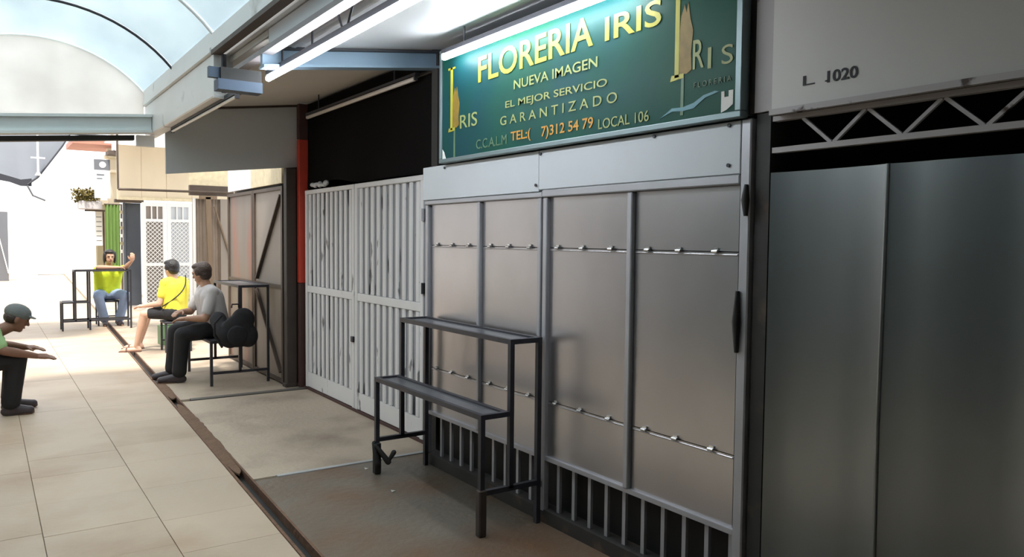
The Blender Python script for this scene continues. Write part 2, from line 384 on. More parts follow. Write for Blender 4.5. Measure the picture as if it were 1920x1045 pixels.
# left row (outside the frame): roof and fronts
struct('left_light_sheet', MB().box((-2.2, 3.5, 2.75), (-.67, 9, 2.76)), 'gable')  # unseen roof made translucent to let light onto the right-hand fronts
struct('rear_light_cover', MB().box((-2.2, -4, 2.95), (1.28, 1.44, 3.0)), 'ceiling_dull')  # unseen opaque cover added behind the viewer to keep near fronts dark
struct('left_near_light_cover', MB().box((-2.2, 1.46, 2.75), (-.67, 3.49, 2.78)), 'ceiling_dull')  # unseen opaque stretch, added to hold light back from the near end
wl = struct('wall_left', MB().box((-2.0, -4, 0), (-1.9, 35.5, 2.75)), 'wall_dark')
for y0, y1, m in ((-3.9, -2.4, 'front_green'), (-2.3, -.8, 'front_green'), (-.7, .8, 'front_green'), (.9, 2.6, 'front_green'), (2.7, 4.6, 'front_green'), (4.7, 6.4, 'front_green'), (6.5, 8.2, 'front_mid'), (8.3, 10.2, 'wall_grey'), (10.3, 12.2, 'wall_grey'), (12.3, 15, 'wall_grey'), (15.1, 18, 'wall_grey'), (18.1, 24, 'wall_grey'), (24.1, 35, 'wall_grey')):  # tones shaped for reflections: dark opposite the near metal, pale farther on
    part('shutter', MB().box((-1.9, y0, .04), (-1.85, y1, 2.70)), m, wl)
struct('wall_right', MB().box((3.3, -4, 0), (3.45, 7.8, 2.92)), 'wall_dark')  # stops light leaking through the shops; near-black for interior shade
struct('rear_light_blocker', MB().box((-2.0, -4.1, 0), (3.45, -4.0, 2.95)), 'wall_grey')  # closes the open rear end, added to keep light off the near fronts
struct('glare_wall', MB().box((-2.1, 35.5, 0), (5.2, 35.8, 5.0)), 'white_wall')  # white wall added to give the blown-out brightness of the street end
# shop side walls (dark)
struct('wall_partition', MB().box((2.52, 4.58, 0), (3.3, 4.66, 2.78)), 'wall_dark')
struct('wall_partition_far', MB().box((2.72, 7.62, 0), (3.3, 7.76, 2.84)), 'wall_dark')

# polycarbonate vault over the lane
cx, hw, zs, rise = .35, .95, 2.86, .45
rad = (hw*hw+rise*rise)/(2*rise); half = math.asin(hw/rad)
def arc(t, y, dr=0):                                 # t from -1 (left) to 1 (right)
    a = t*half; x = cx + math.sin(a)*(rad+dr); z = zs-rad+rise+math.cos(a)*(rad+dr)
    return Vector((x, y, z + .05*(x-1.3)))
vault = thing('vault_roof', 'curved translucent polycarbonate vault covering the passage', 'roof', (.35, 3, 2.86))
ribs = [8.10, 6.77, 5.44, 4.11, 2.78, 1.45]
for a, b in zip(ribs, ribs[1:]):
    g = [[arc(-1+2*i/20, y) for i in range(21)] for y in [a-.01+(b-a+.02)*k/4 for k in range(5)]]
    part('vault_sheet', MB().sheet(g, (0, 0, .006)), 'vault', vault)
for y in ribs:
    m = 'dark_steel' if abs(y-6.77) < .1 else 'white'
    part('rib', MB().tube([arc(-1+2*i/24, y, -.012) for i in range(25)], .011, 6), m, vault)
gable = [arc(-1+2*i/20, 8.06, -.02) for i in range(21)]
mb = MB(); n = 21; low = [Vector((p.x, 8.06, 2.60+.09*(p.x-1.21)-.02)) for p in gable]
mb.sheet([[low[i], gable[i]] for i in range(n)], (0, .006, 0)); part('gable_sheet', mb, 'gable', vault)
# right gutter: boxed section at the far end, shallow fascia nearer
gut = thing('roof_gutter', 'cream box gutter along the right edge of the vault', 'gutter', (1.35, 6.7, 2.42))
part('gutter_box', MB().box((1.30, 5.46, 2.44), (1.40, 8.12, 2.73), .008), 'gutter', gut)
part('gutter_lip', MB().box((1.275, 5.46, 2.73), (1.41, 8.12, 2.76)), 'gutter', gut)
part('eave_board', MB().box((1.285, -3.9, 2.745), (1.33, 5.455, 2.85)), 'gutter', gut)
part('eave_board', MB().box((1.285, 5.455, 2.765), (1.33, 8.12, 2.87)), 'gutter', gut)
part('eave_edge', MB().box((1.283, -3.9, 2.715), (1.345, 5.455, 2.744)), 'brown_frame', gut)
part('purlin', MB().box((1.365, -3.9, 2.57), (1.43, 5.44, 2.60)), 'purlin', gut)
part('hanger', MB().box((1.335, 5.36, 2.46), (1.36, 5.40, 2.71)), 'dark_steel', gut)
part('end_plate', MB().box((1.295, 5.435, 2.43), (1.42, 5.46, 2.76)), 'gutter', gut)
gl = thing('left_gutter', 'cream gutter along the left edge of the vault', 'gutter', (-.6, 3, 2.6))
part('eave_board', MB().box((-.66, -3.9, 2.60), (-.58, 8.12, 2.78)), 'gutter', gl)
# tie beam closing the vault
tie = thing('tie_beam', 'pale green-grey tie beam under the white end of the vault', 'beam', (.3, 7.95, 2.4))
def tilted(x0, x1, y0, y1, z0, z1, k=.09, ref=1.21):
    v = [(x0, y0), (x1, y0), (x1, y1), (x0, y1)]
    return MB().add([(a, b, z0+k*(a-ref)) for a, b in v]+[(a, b, z1+k*(a-ref)) for a, b in v], [(0,3,2,1),(4,5,6,7),(0,1,5,4),(1,2,6,5),(2,3,7,6),(3,0,4,7)])
part('beam_web', tilted(-.75, 1.295, 7.74, 7.80, 2.46, 2.575), 'tie', tie)
part('top_flange', tilted(-.75, 1.295, 7.70, 8.05, 2.576, 2.60), 'tie', tie)
part('bottom_flange', tilted(-.75, 1.295, 7.70, 7.84, 2.435, 2.459), 'tie', tie)
lower = thing('lower_beam', 'black beam just below the pale tie beam', 'beam', (.3, 8.0, 2.36))
part('beam_body', tilted(-.75, 1.17, 7.86, 7.94, 2.385, 2.43), 'black', lower)
part('end_bracket', MB().box((1.19, 7.86, 2.33), (1.34, 7.93, 2.43)), 'gutter', lower)
# cross beam between gutter and sign
cb = thing('cross_beam', 'blue-grey steel cross beam between the gutter and the green sign', 'beam', (2, 4.62, 2.6))
part('beam_web', tilted(1.37, 2.60, 4.60, 4.64, 2.535, 2.618, .125, 1.59), 'beam_blue', cb)
part('bottom_flange', tilted(1.37, 2.60, 4.57, 4.67, 2.518, 2.534, .125, 1.59), 'beam_blue', cb)
part('top_flange', tilted(1.37, 2.60, 4.57, 4.67, 2.619, 2.635, .125, 1.59), 'fixture', cb)
part('end_box', MB().box((1.12, 4.60, 2.34), (1.37, 4.70, 2.40)), 'navy', cb)
part('end_block', MB().box((1.14, 4.62, 2.401), (1.37, 4.69, 2.47)), 'black', cb)
part('end_arm', MB().box((1.08, 4.64, 2.41), (1.139, 4.68, 2.47)), 'navy', cb)
# grey board across the shop roof end
aw = thing('awning_board', 'large plain grey board hanging across the far end of the shop roof', 'awning', (2, 7.72, 2.07))
v = [(1.405, 2.075), (2.66, 2.215), (2.66, 2.835), (1.405, 2.67)]
part('board', MB().add([(a, 7.70, b) for a, b in v]+[(a, 7.73, b) for a, b in v], [(0,1,2,3),(7,6,5,4),(0,4,5,1),(1,5,6,2),(2,6,7,3),(3,7,4,0)]), 'awning', aw)
part('top_batten', MB().bar((1.405, 7.69, 2.66), (2.66, 7.69, 2.825), .02, .02), 'brown_frame', aw)

# ------------------------------------------------------------------ lamps
def lamp(label, x, z, y0, y1, lit, body=(.022, .05), rods=(), zr=None, r=.017):
    t = thing('fluorescent_lamp', label, 'lamp', (x, (y0+y1)/2, z))
    part('lamp_tube', MB().tube([(x, y0, z), (x, y1, z)], r, 12), 'tube_on' if lit else 'tube_off', t)
    part('fixture_body', MB().box((x-.01, y0-.02, z+r+.004), (x+.03, y1+.02, z+r+.004+body[0])), 'fixture', t)
    for yv in (y0, y1): part('lamp_holder', MB().box((x-.012, yv-.014, z-.014), (x+.014, yv+.014, z+r+.006)), 'fixture' if not lit else 'white', t)
    for (xa, ya, za, xb, yb, zb) in rods: part('hanger_rod', MB().tube([(xa, ya, za), (xb, yb, zb)], .006, 6), 'fixture', t)
    return t
zt = 2.475
lamp('long lit fluorescent tube hanging from rods beside the vault gutter', 1.47, zt, 2.42, 4.82, True, (.03, 0),
     [(1.47, 4.55, zt+.03, 1.47, 4.55, zc(1.47)), (1.47, 4.05, zt+.03, 1.47, 4.05, zc(1.47)), (1.47, 3.62, zt+.03, 1.47, 3.74, zc(1.47)), (1.47, 3.58, zt+.03, 1.49, 3.50, zc(1.49)), (1.47, 3.0, zt+.03, 1.47, 3.0, zc(1.47))])
lamp('long lit fluorescent tube along the top edge of the green sign', 2.30, 2.585, 2.50, 4.10, True, (.025, 0), [(2.32, 3.9, 2.61, 2.32, 3.9, zc(2.32)), (2.32, 2.7, 2.61, 2.32, 2.7, zc(2.32))])
lamp('unlit fluorescent tube under the boxed cream gutter', 1.37, 2.405, 5.15, 7.2, False, (.03, 0), [(1.37, 5.4, 2.42, 1.37, 5.4, 2.45), (1.37, 7.0, 2.42, 1.37, 7.0, 2.45)], r=.011)
lamp('unlit dusty tube above the black shade cloth over the white gates', 2.60, 2.655, 5.06, 7.30, False, (.02, 0), [(2.6, 5.4, 2.66, 2.6, 5.4, zc(2.6)), (2.6, 7.0, 2.66, 2.6, 7.0, zc(2.6))], r=.017)

# ------------------------------------------------------------------ near metal shutter, truss and board
sh = thing('metal_shutter', 'large blank dull galvanised sheet shutter nearest on the right', 'shutter', (2.47, .6, 0))
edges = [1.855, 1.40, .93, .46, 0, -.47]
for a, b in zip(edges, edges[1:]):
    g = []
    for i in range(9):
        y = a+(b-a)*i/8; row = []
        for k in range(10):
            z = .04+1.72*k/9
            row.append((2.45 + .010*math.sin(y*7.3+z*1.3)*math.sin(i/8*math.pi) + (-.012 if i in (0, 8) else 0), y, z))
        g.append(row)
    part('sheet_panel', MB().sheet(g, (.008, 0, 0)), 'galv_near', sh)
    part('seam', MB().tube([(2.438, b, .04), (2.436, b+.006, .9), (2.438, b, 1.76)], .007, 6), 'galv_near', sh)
part('back_frame', MB().box((2.47, -.47, 0), (2.50, 1.85, .05)).box((2.47, -.47, 1.71), (2.50, 1.85, 1.75)).box((2.47, 1.81, .05), (2.50, 1.85, 1.71)), 'dark_steel', sh)
tr = thing('truss_beam', 'slim grey lattice truss above the blank galvanised shutter', 'beam', (2.46, .6, 1.83))
part('top_chord', MB().bar((2.45, -.6, 1.958), (2.45, 1.85, 1.958), .03, .018), 'pale_col', tr)
part('bottom_chord', MB().bar((2.45, -.6, 1.842), (2.45, 1.85, 1.842), .03, .020), 'pale_col', tr)
zz = 1.73; up = True
dg_ = MB().bar((0, 0, 0), (0, -.115, -.098), .012, .012); dmesh = mesh_of(dg_, 'lattice_bar', 'pale_col')
ug_ = MB().bar((0, 0, -.098), (0, -.115, 0), .012, .012); umesh = mesh_of(ug_, 'lattice_bar', 'pale_col')
while zz > -.5:
    place('lattice_bar', dmesh if up else umesh, tr, (2.45, zz, 1.949)); zz -= .125; up = not up
bdx = thing('header_board', 'large grey-white board with black stencilled mark above the lattice truss', 'board', (2.43, .6, 1.97))
part('board_sheet', MB().box((2.40, -.6, 1.972), (2.44, 1.83, 2.79)), 'board', bdx)
part('bottom_rail', MB().box((2.385, -.6, 1.964), (2.41, 1.83, 1.985)), 'pale_col', bdx)
# column stack
col = thing('steel_column', 'dark steel column with chipped pale upper half between the two shop fronts', 'column', (2.5, 1.89, 0))
part('lower_shaft', MB().box((2.44, 1.862, 0), (2.56, 1.925, 1.985)), 'dark_col', col)
part('upper_shaft', MB().box((2.43, 1.838, 1.99), (2.56, 1.93, 2.79)), 'pale_col', col)
part('dark_strip', MB().box((2.44, 1.932, 1.99), (2.56, 1.97, 2.79)), 'dark_col', col)

# ------------------------------------------------------------------ stall front
st = thing('stall_front', 'galvanised flower stall front of folding panels under the green sign', 'shop front', (2.47, 3.3, 0))
ys = [4.545, 3.91, 3.27, 2.61, 1.985]
for a, b in zip(ys, ys[1:]):
    for z0, z1 in ((.355, .648), (.652, 1.458), (1.462, 1.722)):
        g = []
        for i in range(7):
            y = a-.022+(b-a+.044)*i/6
            g.append([(2.452+.002*math.sin(i/6*math.pi)*math.sin(k/5*math.pi)*(1 if (z1-z0) > .5 else .5)*math.cos(a*9), y, z0+(z1-z0)*k/5) for k in range(6)])
        part('panel_sheet', MB().sheet(g, (.006, 0, 0)), 'galv', st)
for y, w in ((4.555, .035), (3.91, .028), (3.30, .03), (3.25, .035), (2.61, .032)):
    part('mullion', MB().box((2.428, y-w/2, .06 if y in (4.555, 3.25) else .355), (2.465, y+w/2, 1.722), .004), 'galv_frame', st)
part('jamb', MB().box((2.42, 1.935, 0), (2.47, 1.982, 1.972), .005), 'galv_frame', st)
part('header_tube', MB().box((2.42, 1.985, 1.724), (2.47, 3.268, 1.762), .005), 'galv_frame', st)
part('header_tube', MB().box((2.425, 3.272, 1.724), (2.47, 4.58, 1.752), .005), 'galv_frame', st)
part('bottom_rail', MB().box((2.435, 1.985, .335), (2.47, 4.54, .357)), 'galv_frame', st)
part('sill', MB().box((2.43, 1.985, 0), (2.52, 4.58, .07)), 'dark_col', st)
part('fascia_plate', MB().box((2.425, 3.303, 1.755), (2.45, 4.60, 1.970), .003), 'fascia', st)
part('fascia_plate', MB().box((2.422, 1.985, 1.764), (2.45, 3.297, 1.970), .003), 'fascia', st)
bolt = mesh_of(MB().tube([(0, 0, 0), (-.006, 0, 0)], .008, 8), 'bolt', 'dark_steel')
for y, z in ((3.28, 1.95), (2.45, 1.955), (2.04, 1.955), (2.04, 1.80), (3.32, 1.79), (4.3, 1.95)): place('bolt', bolt, st, (2.421, y, z))
hin = mesh_of(MB().box((-.007, -.012, -.002), (-.001, .012, .016)).tube([(-.010, -.014, 0), (-.010, .014, 0)], .008, 8), 'hinge', 'zinc')
for a, b in zip(ys, ys[1:]):
    for t in (.17, .47, .79):
        for z in (1.46, .65): place('hinge', hin, st, (2.451, a+(b-a)*t, z))
    for z in (1.46, .65):
        part('fold_bead', MB().tube([(2.4515, a-.025, z-.012), (2.4515, b+.025, z-.012)], .004, 6), 'galv', st)
bars = mesh_of(MB().box((-.008, -.011, .07), (.008, .011, .336)), 'grille_bar', 'galv_frame')
y = 2.02
while y < 4.53: place('grille_bar', bars, st, (2.47, y, 0)); y += .1255
part('recess_shade_sheet', MB().box((2.56, 1.985, 0), (2.60, 4.57, 1.95)), 'black', st)  # black sheet standing in for the shade behind the grille
for z0, z1, y in ((1.60, 1.72, 1.945), (1.07, 1.31, 1.975)):
    part('jamb_hinge', MB().tube([(2.412, y, z0), (2.408, y, (z0+z1)/2), (2.412, y, z1)], [.008, .016, .008], 8), 'black', st)
pl = thing('padlock', 'small silver padlock on the dark grille below the stall panels', 'padlock', (2.43, 3.26, .19))
part('lock_body', MB().box((2.405, 3.24, .19), (2.425, 3.28, .228), .004), 'zinc', pl)
part('shackle', MB().tube([(2.415, 3.26+.014*math.cos(a), .228+.020*math.sin(a)) for a in [math.pi*k/8 for k in range(9)]], .0035, 6), 'zinc', pl)

# ------------------------------------------------------------------ sign with lettering
sg = thing('shop_sign', 'green shop sign with yellow lettering reading FLORERIA IRIS', 'sign', (2.45, 3.15, 1.99))
part('sign_face', MB().box((2.392, 1.975, 1.995), (2.42, 4.285, 2.655)), 'sign', sg)
part('sign_box', MB().box((2.421, 1.965, 1.985), (2.52, 4.30, 2.66)), 'sign_frame', sg)
for a, b in (((2.38, 1.955, 1.975), (2.425, 4.305, 2.0)), ((2.38, 1.955, 2.65), (2.425, 4.305, 2.672)), ((2.38, 1.955, 2.0), (2.425, 1.985, 2.65)), ((2.38, 4.28, 2.0), (2.425, 4.305, 2.65))):
    part('frame_bar', MB().box(a, b, .003), 'sign_frame', sg)
XF = 2.3905
face = [o for o in sg.children if o.name.startswith('sign_face')][0]
def lettering(txt, y0, y1, z0, z1, m, parent=face, slope=0.0, bold=.0, name='letter', x=XF, spacing=1.0, shear=0):
    cu = bpy.data.curves.new('t', 'FONT'); cu.body = txt; cu.size = 1; cu.extrude = .006; cu.offset = bold; cu.space_character = spacing; cu.resolution_u = 4
    o = bpy.data.objects.new('t', cu); C.objects.link(o)
    dg = bpy.context.evaluated_depsgraph_get(); dg.update()
    me = bpy.data.meshes.new_from_object(o.evaluated_get(dg)); bpy.data.objects.remove(o)
    xs = [v.co.x for v in me.vertices]; zs_ = [v.co.y for v in me.vertices]
    a, b, c, d = min(xs), max(xs), min(zs_), max(zs_); base = wloc(parent)
    par = list(range(len(xs)))
    def find(i):
        while par[i] != i: par[i] = par[par[i]]; i = par[i]
        return i
    for e in me.edges: par[find(e.vertices[0])] = find(e.vertices[1])
    comp = {}
    for i in range(len(xs)): comp.setdefault(find(i), []).append(i)
    gs = sorted([[min(xs[i] for i in v), max(xs[i] for i in v), v] for v in comp.values()], key=lambda g: g[0]); merged = []
    for g in gs:                                     # pieces one above the other belong to one character
        if merged and g[0] < merged[-1][1]-.5*(min(g[1]-g[0], merged[-1][1]-merged[-1][0])): merged[-1][2] += g[2]; merged[-1][1] = max(merged[-1][1], g[1])
        else: merged.append(g)
    for g in merged:
        ix = {v: k for k, v in enumerate(g[2])}; vs = []
        for i in g[2]:
            u = (xs[i]-a)/(b-a); w = (zs_[i]-c)/(d-c); e = me.vertices[i].co.z
            vs.append(Vector((x - .0012 - e*.15, y0+(y1-y0)*u, z0+(z1-z0)*w + slope*u)) - base)
        nm = bpy.data.meshes.new(name); nm.from_pydata([tuple(v) for v in vs], [], [[ix[i] for i in p.vertices] for p in me.polygons if p.vertices[0] in ix])
        nm.materials.append(M[m]); q = bpy.data.objects.new(name, nm); C.objects.link(q); q.parent = parent
    bpy.data.meshes.remove(me)
lettering('FLORERIA', 3.855, 2.835, 2.405, 2.553, 'letter', slope=.012, bold=.012)
lettering('IRIS', 2.75, 2.39, 2.418, 2.528, 'letter', bold=.012)
lettering('NUEVA IMAGEN', 3.49, 2.80, 2.312, 2.362, 'letter_pale', bold=.008)
lettering('EL MEJOR SERVICIO', 3.57, 2.73, 2.212, 2.260, 'letter_pale', slope=-.01, bold=.008)
lettering('GARANTIZADO', 3.62, 2.66, 2.133, 2.182, 'letter_pale', spacing=1.6, slope=-.004, bold=.004)
lettering('C.C.A.L.M', 3.873, 3.556, 2.026, 2.080, 'letter_dim')
lettering('TEL:(', 3.515, 3.33, 2.023, 2.088, 'letter_orange', bold=.012)
lettering('7)312 54 79', 3.235, 2.825, 2.017, 2.085, 'letter_orange', bold=.012)
lettering('LOCAL 106', 2.787, 2.454, 2.020, 2.067, 'letter_pale', bold=.004)
def flat(pts, m, name, d=.001):                       # flat print outline in (y, z)
    g = MB(); n = len(pts); g.add([(XF-d, a, b) for a, b in pts]+[(XF+.002, a, b) for a, b in pts], [tuple(range(n)), tuple(range(n, 2*n))[::-1]]+[(i, (i+1) % n, n+(i+1) % n, n+i) for i in range(n)])
    return part(name, g, m, face)
def emblem(yb, w, z0, z1, stem, letter, flip=1):
    # tall slab-ended letter I with an iris bloom growing beside it
    flat([(yb+w*1.5, z0-.012), (yb+w*1.2, z0+.012), (yb-w*1.6, z0+.012), (yb-w*1.6, z0-.006)], letter, 'emblem_serif')
    flat([(yb+w*1.6, z1-.012), (yb+w*1.6, z1), (yb-w*1.6, z1), (yb-w*1.6, z1-.012)], letter, 'emblem_serif')
    flat([(yb+w*.5, z0), (yb+w*.5, z1), (yb-w*.5, z1), (yb-w*.5, z0)], letter, 'emblem_letter')
    h = (z1-z0)
    flat([(yb-w*.6, z0+.012), (yb-w*.3, z0+h*.30), (yb-w*.8, z0+h*.55), (yb-w*1.6, z0+h*.66), (yb-w*2.0, z0+h*.58), (yb-w*2.4, z0+h*.67), (yb-w*2.9, z0+h*.52),
          (yb-w*3.6, z0+h*.40), (yb-w*3.2, z0+h*.20), (yb-w*3.4, z0+.02), (yb-w*2.4, z0+.008)], 'ochre', 'emblem_flower', .0006)
    flat([(yb-w*1.0, stem), (yb-w*1.1, z0+.01), (yb-w*1.7, z0+.01), (yb-w*1.7, stem)], 'letter_dim', 'emblem_stem', .0008)
emblem(4.165, .026, 2.170, 2.548, 2.0, 'letter')
lettering('RIS', 4.06, 3.865, 2.165, 2.245, 'letter_pale')
emblem(2.297, .024, 2.178, 2.62, 2.02, 'letter')
lettering('R', 2.208, 2.150, 2.196, 2.312, 'letter_pale', bold=.006)
lettering('I', 2.130, 2.112, 2.186, 2.268, 'letter_pale', bold=.01)
lettering('S', 2.060, 2.004, 2.188, 2.262, 'letter_pale')
lettering('FLORERIA', 2.20, 2.01, 2.120, 2.142, 'letter_dim', spacing=1.5)
flat([(2.39, 2.02), (2.32, 2.055), (2.26, 2.052), (2.20, 2.062), (2.15, 2.085), (2.09, 2.094), (2.07, 2.088), (2.14, 2.074), (2.20, 2.040), (2.26, 2.036), (2.32, 2.042)], 'leafblue', 'leaf_print')
flat([(2.058, 2.004), (2.058, 2.085), (2.043, 2.085), (2.043, 2.062), (2.022, 2.062), (2.022, 2.085), (2.0, 2.085), (2.0, 2.030), (2.03, 2.012)], 'paper', 'white_sticker')
flat([(4.275, 1.998), (4.275, 2.06), (4.255, 2.04), (4.235, 2.0)], 'paper', 'white_sticker')
lettering('L .', 1.70, 1.60, 2.052, 2.086, 'ink', bdx, x=2.400, name='stencil_mark')
lettering('1020', 1.605, 1.492, 2.048, 2.088, 'ink', bdx, x=2.400, bold=.02, name='stencil_mark')

# ------------------------------------------------------------------ white gates
def leaf(label, y0, y1, nb):
    t = thing('gate_leaf', label, 'gate', (2.66, y0, 0.02), 'white gates beside the stall')
    X0 = 2.645
    part('gate_sheet', MB().box((X0+.022, y0+.02, .03), (X0+.028, y1-.02, 1.95)), 'gate_sheet', t)
    part('stile', MB().box((X0-.006, y0, .02), (X0+.03, y0+.05, 1.96), .004), 'white_metal', t)
    part('stile', MB().box((X0-.006, y1-.05, .02), (X0+.03, y1, 1.96), .004), 'white_metal', t)
    part('top_rail', MB().box((X0-.008, y0+.002, 1.925), (X0+.03, y1-.002, 1.965), .004), 'white_metal', t)
    part('kick_plate', MB().box((X0+.004, y0+.05, .025), (X0+.021, y1-.05, .17)), 'white_metal', t)
    part('mid_rail', MB().box((X0-.002, y0+.05, .965), (X0+.021, y1-.05, 1.03), .003), 'white_metal', t)
    w = (y1-y0-.1)/nb
    bm = mesh_of(MB().box((X0+.003, -.026, .171), (X0+.0215, .026, .964), .006).box((X0+.003, -.026, 1.031), (X0+.0215, .026, 1.924), .006), 'bar', 'white_metal')
    for k in range(nb): place('bar', bm, t, (0, y0+.05+w*(k+.5), 0))
    return t
l1 = leaf('white barred gate leaf beside the red post', 6.27, 7.49, 10)
l2 = leaf('white barred gate leaf beside the galvanised stall', 5.0, 6.255, 10)
part('latch', MB().box((2.622, 6.26, .60), (2.642, 6.31, .65), .004), 'dark_steel', l1)
part('hinge', MB().tube([(2.64, 5.0, 1.63), (2.64, 5.0, 1.72)], .016, 8), 'galv_frame', l2)
part('hinge', MB().tube([(2.64, 5.0, 1.10), (2.64, 5.0, 1.18)], .016, 8), 'dark_steel', l2)
th = thing('gate_threshold', 'dark rusty threshold strip under the white gates', 'threshold', (2.66, 6.2, 0))
part('strip', MB().box((2.63, 4.97, 0), (2.70, 7.52, .018)), 'dark_red', th)
cl = thing('shade_cloth', 'black shade cloth hanging in the opening above the white gates', 'cloth', (2.72, 6.2, 2.0))
g = []
for i in range(25):
    y = 4.9+(7.52-4.9)*i/24; u = i/24; low = 1.985 + (.055 if u > .55 else .0)*math.sin((u-.55)/.45*math.pi)
    g.append([(2.69+.015*math.sin(u*17+k)*(1-k/5), y, low+(2.82-low)*k/5) for k in range(6)])
part('cloth_sheet', MB().sheet(g, (.006, 0, 0)), 'mesh_black', cl)
part('top_pole', MB().tube([(2.68, 4.9, 2.70), (2.68, 7.52, 2.70)], .014, 8), 'black', cl)
bun = thing('gap_light_lumps', 'pale added lumps standing for light in the gap below the black cloth', 'bundle', (2.64, 7.15, 1.97))
mb = MB()
for k in range(7): mb.ell((2.655+random.uniform(-.005, .005), 6.95+.06*k, 1.995+random.uniform(0, .02)), [(.025, 0, 0), (0, .045, 0), (0, 0, random.uniform(.018, .034))], 10, 6)
part('light_lump', mb, 'fascia', bun)  # pale lumps stand in for light showing below the cloth
rp = thing('red_post', 'bright red painted post beside the white gates', 'post', (2.66, 7.56, 0))
part('upper_section', MB().box((2.595, 7.53, 1.05), (2.69, 7.60, 2.47), .006), 'red', rp)
part('lower_section', MB().box((2.595, 7.53, 0), (2.69, 7.60, 1.048), .006), 'dark_red', rp)
part('top_section', MB().box((2.595, 7.53, 2.472), (2.69, 7.60, 2.82), .006), 'dark_red', rp)
bp = thing('brown_post', 'dark brown post between red post and dusty sheet doors', 'post', (2.55, 7.66, 0))
part('shaft', MB().box((2.49, 7.60, .02), (2.592, 7.69, 2.19), .005), 'brown_post', bp)
part('foot', MB().box((2.47, 7.59, 0), (2.592, 7.695, .04), .005), 'brown_post', bp)

# ------------------------------------------------------------------ dusty sheet doors with braces, and boards above
def sheet_door(label, y0, y1, m, flip):
    t = thing('sheet_metal_door', label, 'door', (2.52, y0, 0)); X0 = 2.50
    part('door_sheet', MB().box((X0+.012, y0, .03), (X0+.018, y1, 2.02)), m, t)
    part('stile', MB().box((X0-.01, y0, .02), (X0+.012, y0+.045, 2.02)), 'brown_frame', t)
    part('stile', MB().box((X0-.01, y1-.04, .02), (X0+.012, y1, 2.02)), 'brown_frame', t)
    for z in (.02, .98, 1.985): part('rail', MB().box((X0-.008, y0+.045, z), (X0+.0115, y1-.04, z+.035)), 'brown_frame', t)
    if flip:
        part('brace', MB().bar((X0, y0+.06, 1.93), (X0, y1-.12, 1.05), .02, .045, (1, 0, 0)), 'brown_frame', t)
        part('brace', MB().bar((X0, y1-.1, .93), (X0, y0+.08, .12), .02, .045, (1, 0, 0)), 'brown_frame', t)
    return t
sheet_door('beige sheet metal door with diagonal braces next to the brown post', 7.74, 8.76, 'brown_sheet', True)
sheet_door('darker rust-stained sheet metal door behind the seated man', 8.78, 9.84, 'brown_sheet2', False)
tb = thing('transom_boards', 'sunlit yellowed cream boards above the sheet metal doors', 'boards', (2.55, 8.8, 2.04))
part('board', MB().box((2.50, 7.78, 2.05), (2.53, 8.86, 2.36)), 'cream2', tb); part('board', MB().box((2.50, 8.88, 2.05), (2.53, 9.84, 2.36)), 'white', tb)
# facade body behind the doors
struct('wall_right_far', MB().box((2.60, 7.78, 0), (3.0, 9.84, 2.36)), 'wall_dark')
# translucent sheet added to shade the seats
ra = thing('seat_shade_sheet', 'added translucent sheet shading the seats past the vault', 'awning', (2.3, 11, 2.9))
part('roof_sheet', MB().box((1.55, 10.2, 2.90), (5.0, 13.2, 2.92)), 'gable', ra)
rb_ = thing('gate_shade_sheet', 'broad sheet added to shade the cream boards and white mesh gates', 'roof', (3.6, 16.4, 3.4))
part('roof_sheet', MB().box((2.05, 14.9, 3.42), (5.1, 17.6, 3.45)), 'ceiling_dull', rb_)  # sheet added to keep the sun off the boards and mesh gates
part('prop', MB().box((4.98, 14.95, 0), (5.04, 15.01, 3.419)), 'brown_frame', rb_); part('prop', MB().box((4.98, 17.3, 0), (5.04, 17.36, 3.419)), 'brown_frame', rb_)
for x, y in ((3.22, 12.2), (4.9, 13.1)): part('prop', MB().box((x-.02, y-.02, 0), (x+.02, y+.02, 2.899)), 'brown_frame', ra)

# ------------------------------------------------------------------ corrugated screen, wooden post, pipe frame at y = 12
cs = thing('corrugated_screen', 'brownish corrugated sheet screen left of the sheet metal doors', 'screen', (2.85, 12, 0))
g = []
for i in range(57):
    x = 2.545+.62*i/56; g.append([(x, 12.03+.012*math.sin(i*math.pi/2), 0), (x, 12.03+.012*math.sin(i*math.pi/2), 2.06)])
part('sheet', MB().sheet(g, (0, .005, 0)), 'corrug', cs)
part('plank', MB().box((2.93, 11.97, 0), (3.12, 12.01, 2.06)), 'brown_sheet', cs)
part('plank', MB().box((2.545, 11.97, 0), (2.58, 12.01, 2.06)), 'white', cs)
part('diagonal_slat', MB().bar((2.84, 11.955, 1.95), (3.08, 11.955, 1.15), .02, .025, (0, 1, 0)), 'wood', cs)
wp = thing('wooden_post', 'dark leaning wooden post in front of the corrugated screen', 'post', (2.78, 11.9, 0))
part('shaft', MB().bar((2.80, 11.90, 0), (2.735, 11.90, 2.08), .07, .06, (0, 1, 0)), 'wood', wp)
part('cap_block', MB().box((2.62, 11.87, 2.05), (2.86, 11.93, 2.10)), 'wood', wp)
hb = thing('header_plank', 'brown header plank above the corrugated screen', 'plank', (2.8, 12.0, 2.1))
part('plank', MB().box((2.50, 11.96, 2.105), (3.09, 12.04, 2.25)), 'brown_frame', hb)
part('light_panel', MB().box((2.50, 12.0, 2.255), (3.09, 12.03, 2.55)), 'cream2', hb)
pf = thing('pipe_frame', 'thin brown pipe frame in front of the cream boards', 'frame', (2.2, 11.9, 2.1))
part('cross_pipe', MB().tube([(1.555, 11.88, 2.145), (3.1, 11.88, 2.155)], .017, 8), 'brown_frame', pf)
part('upright_pipe', MB().tube([(1.555, 11.88, 2.145), (1.552, 11.88, 2.90)], .014, 8), 'brown_frame', pf)

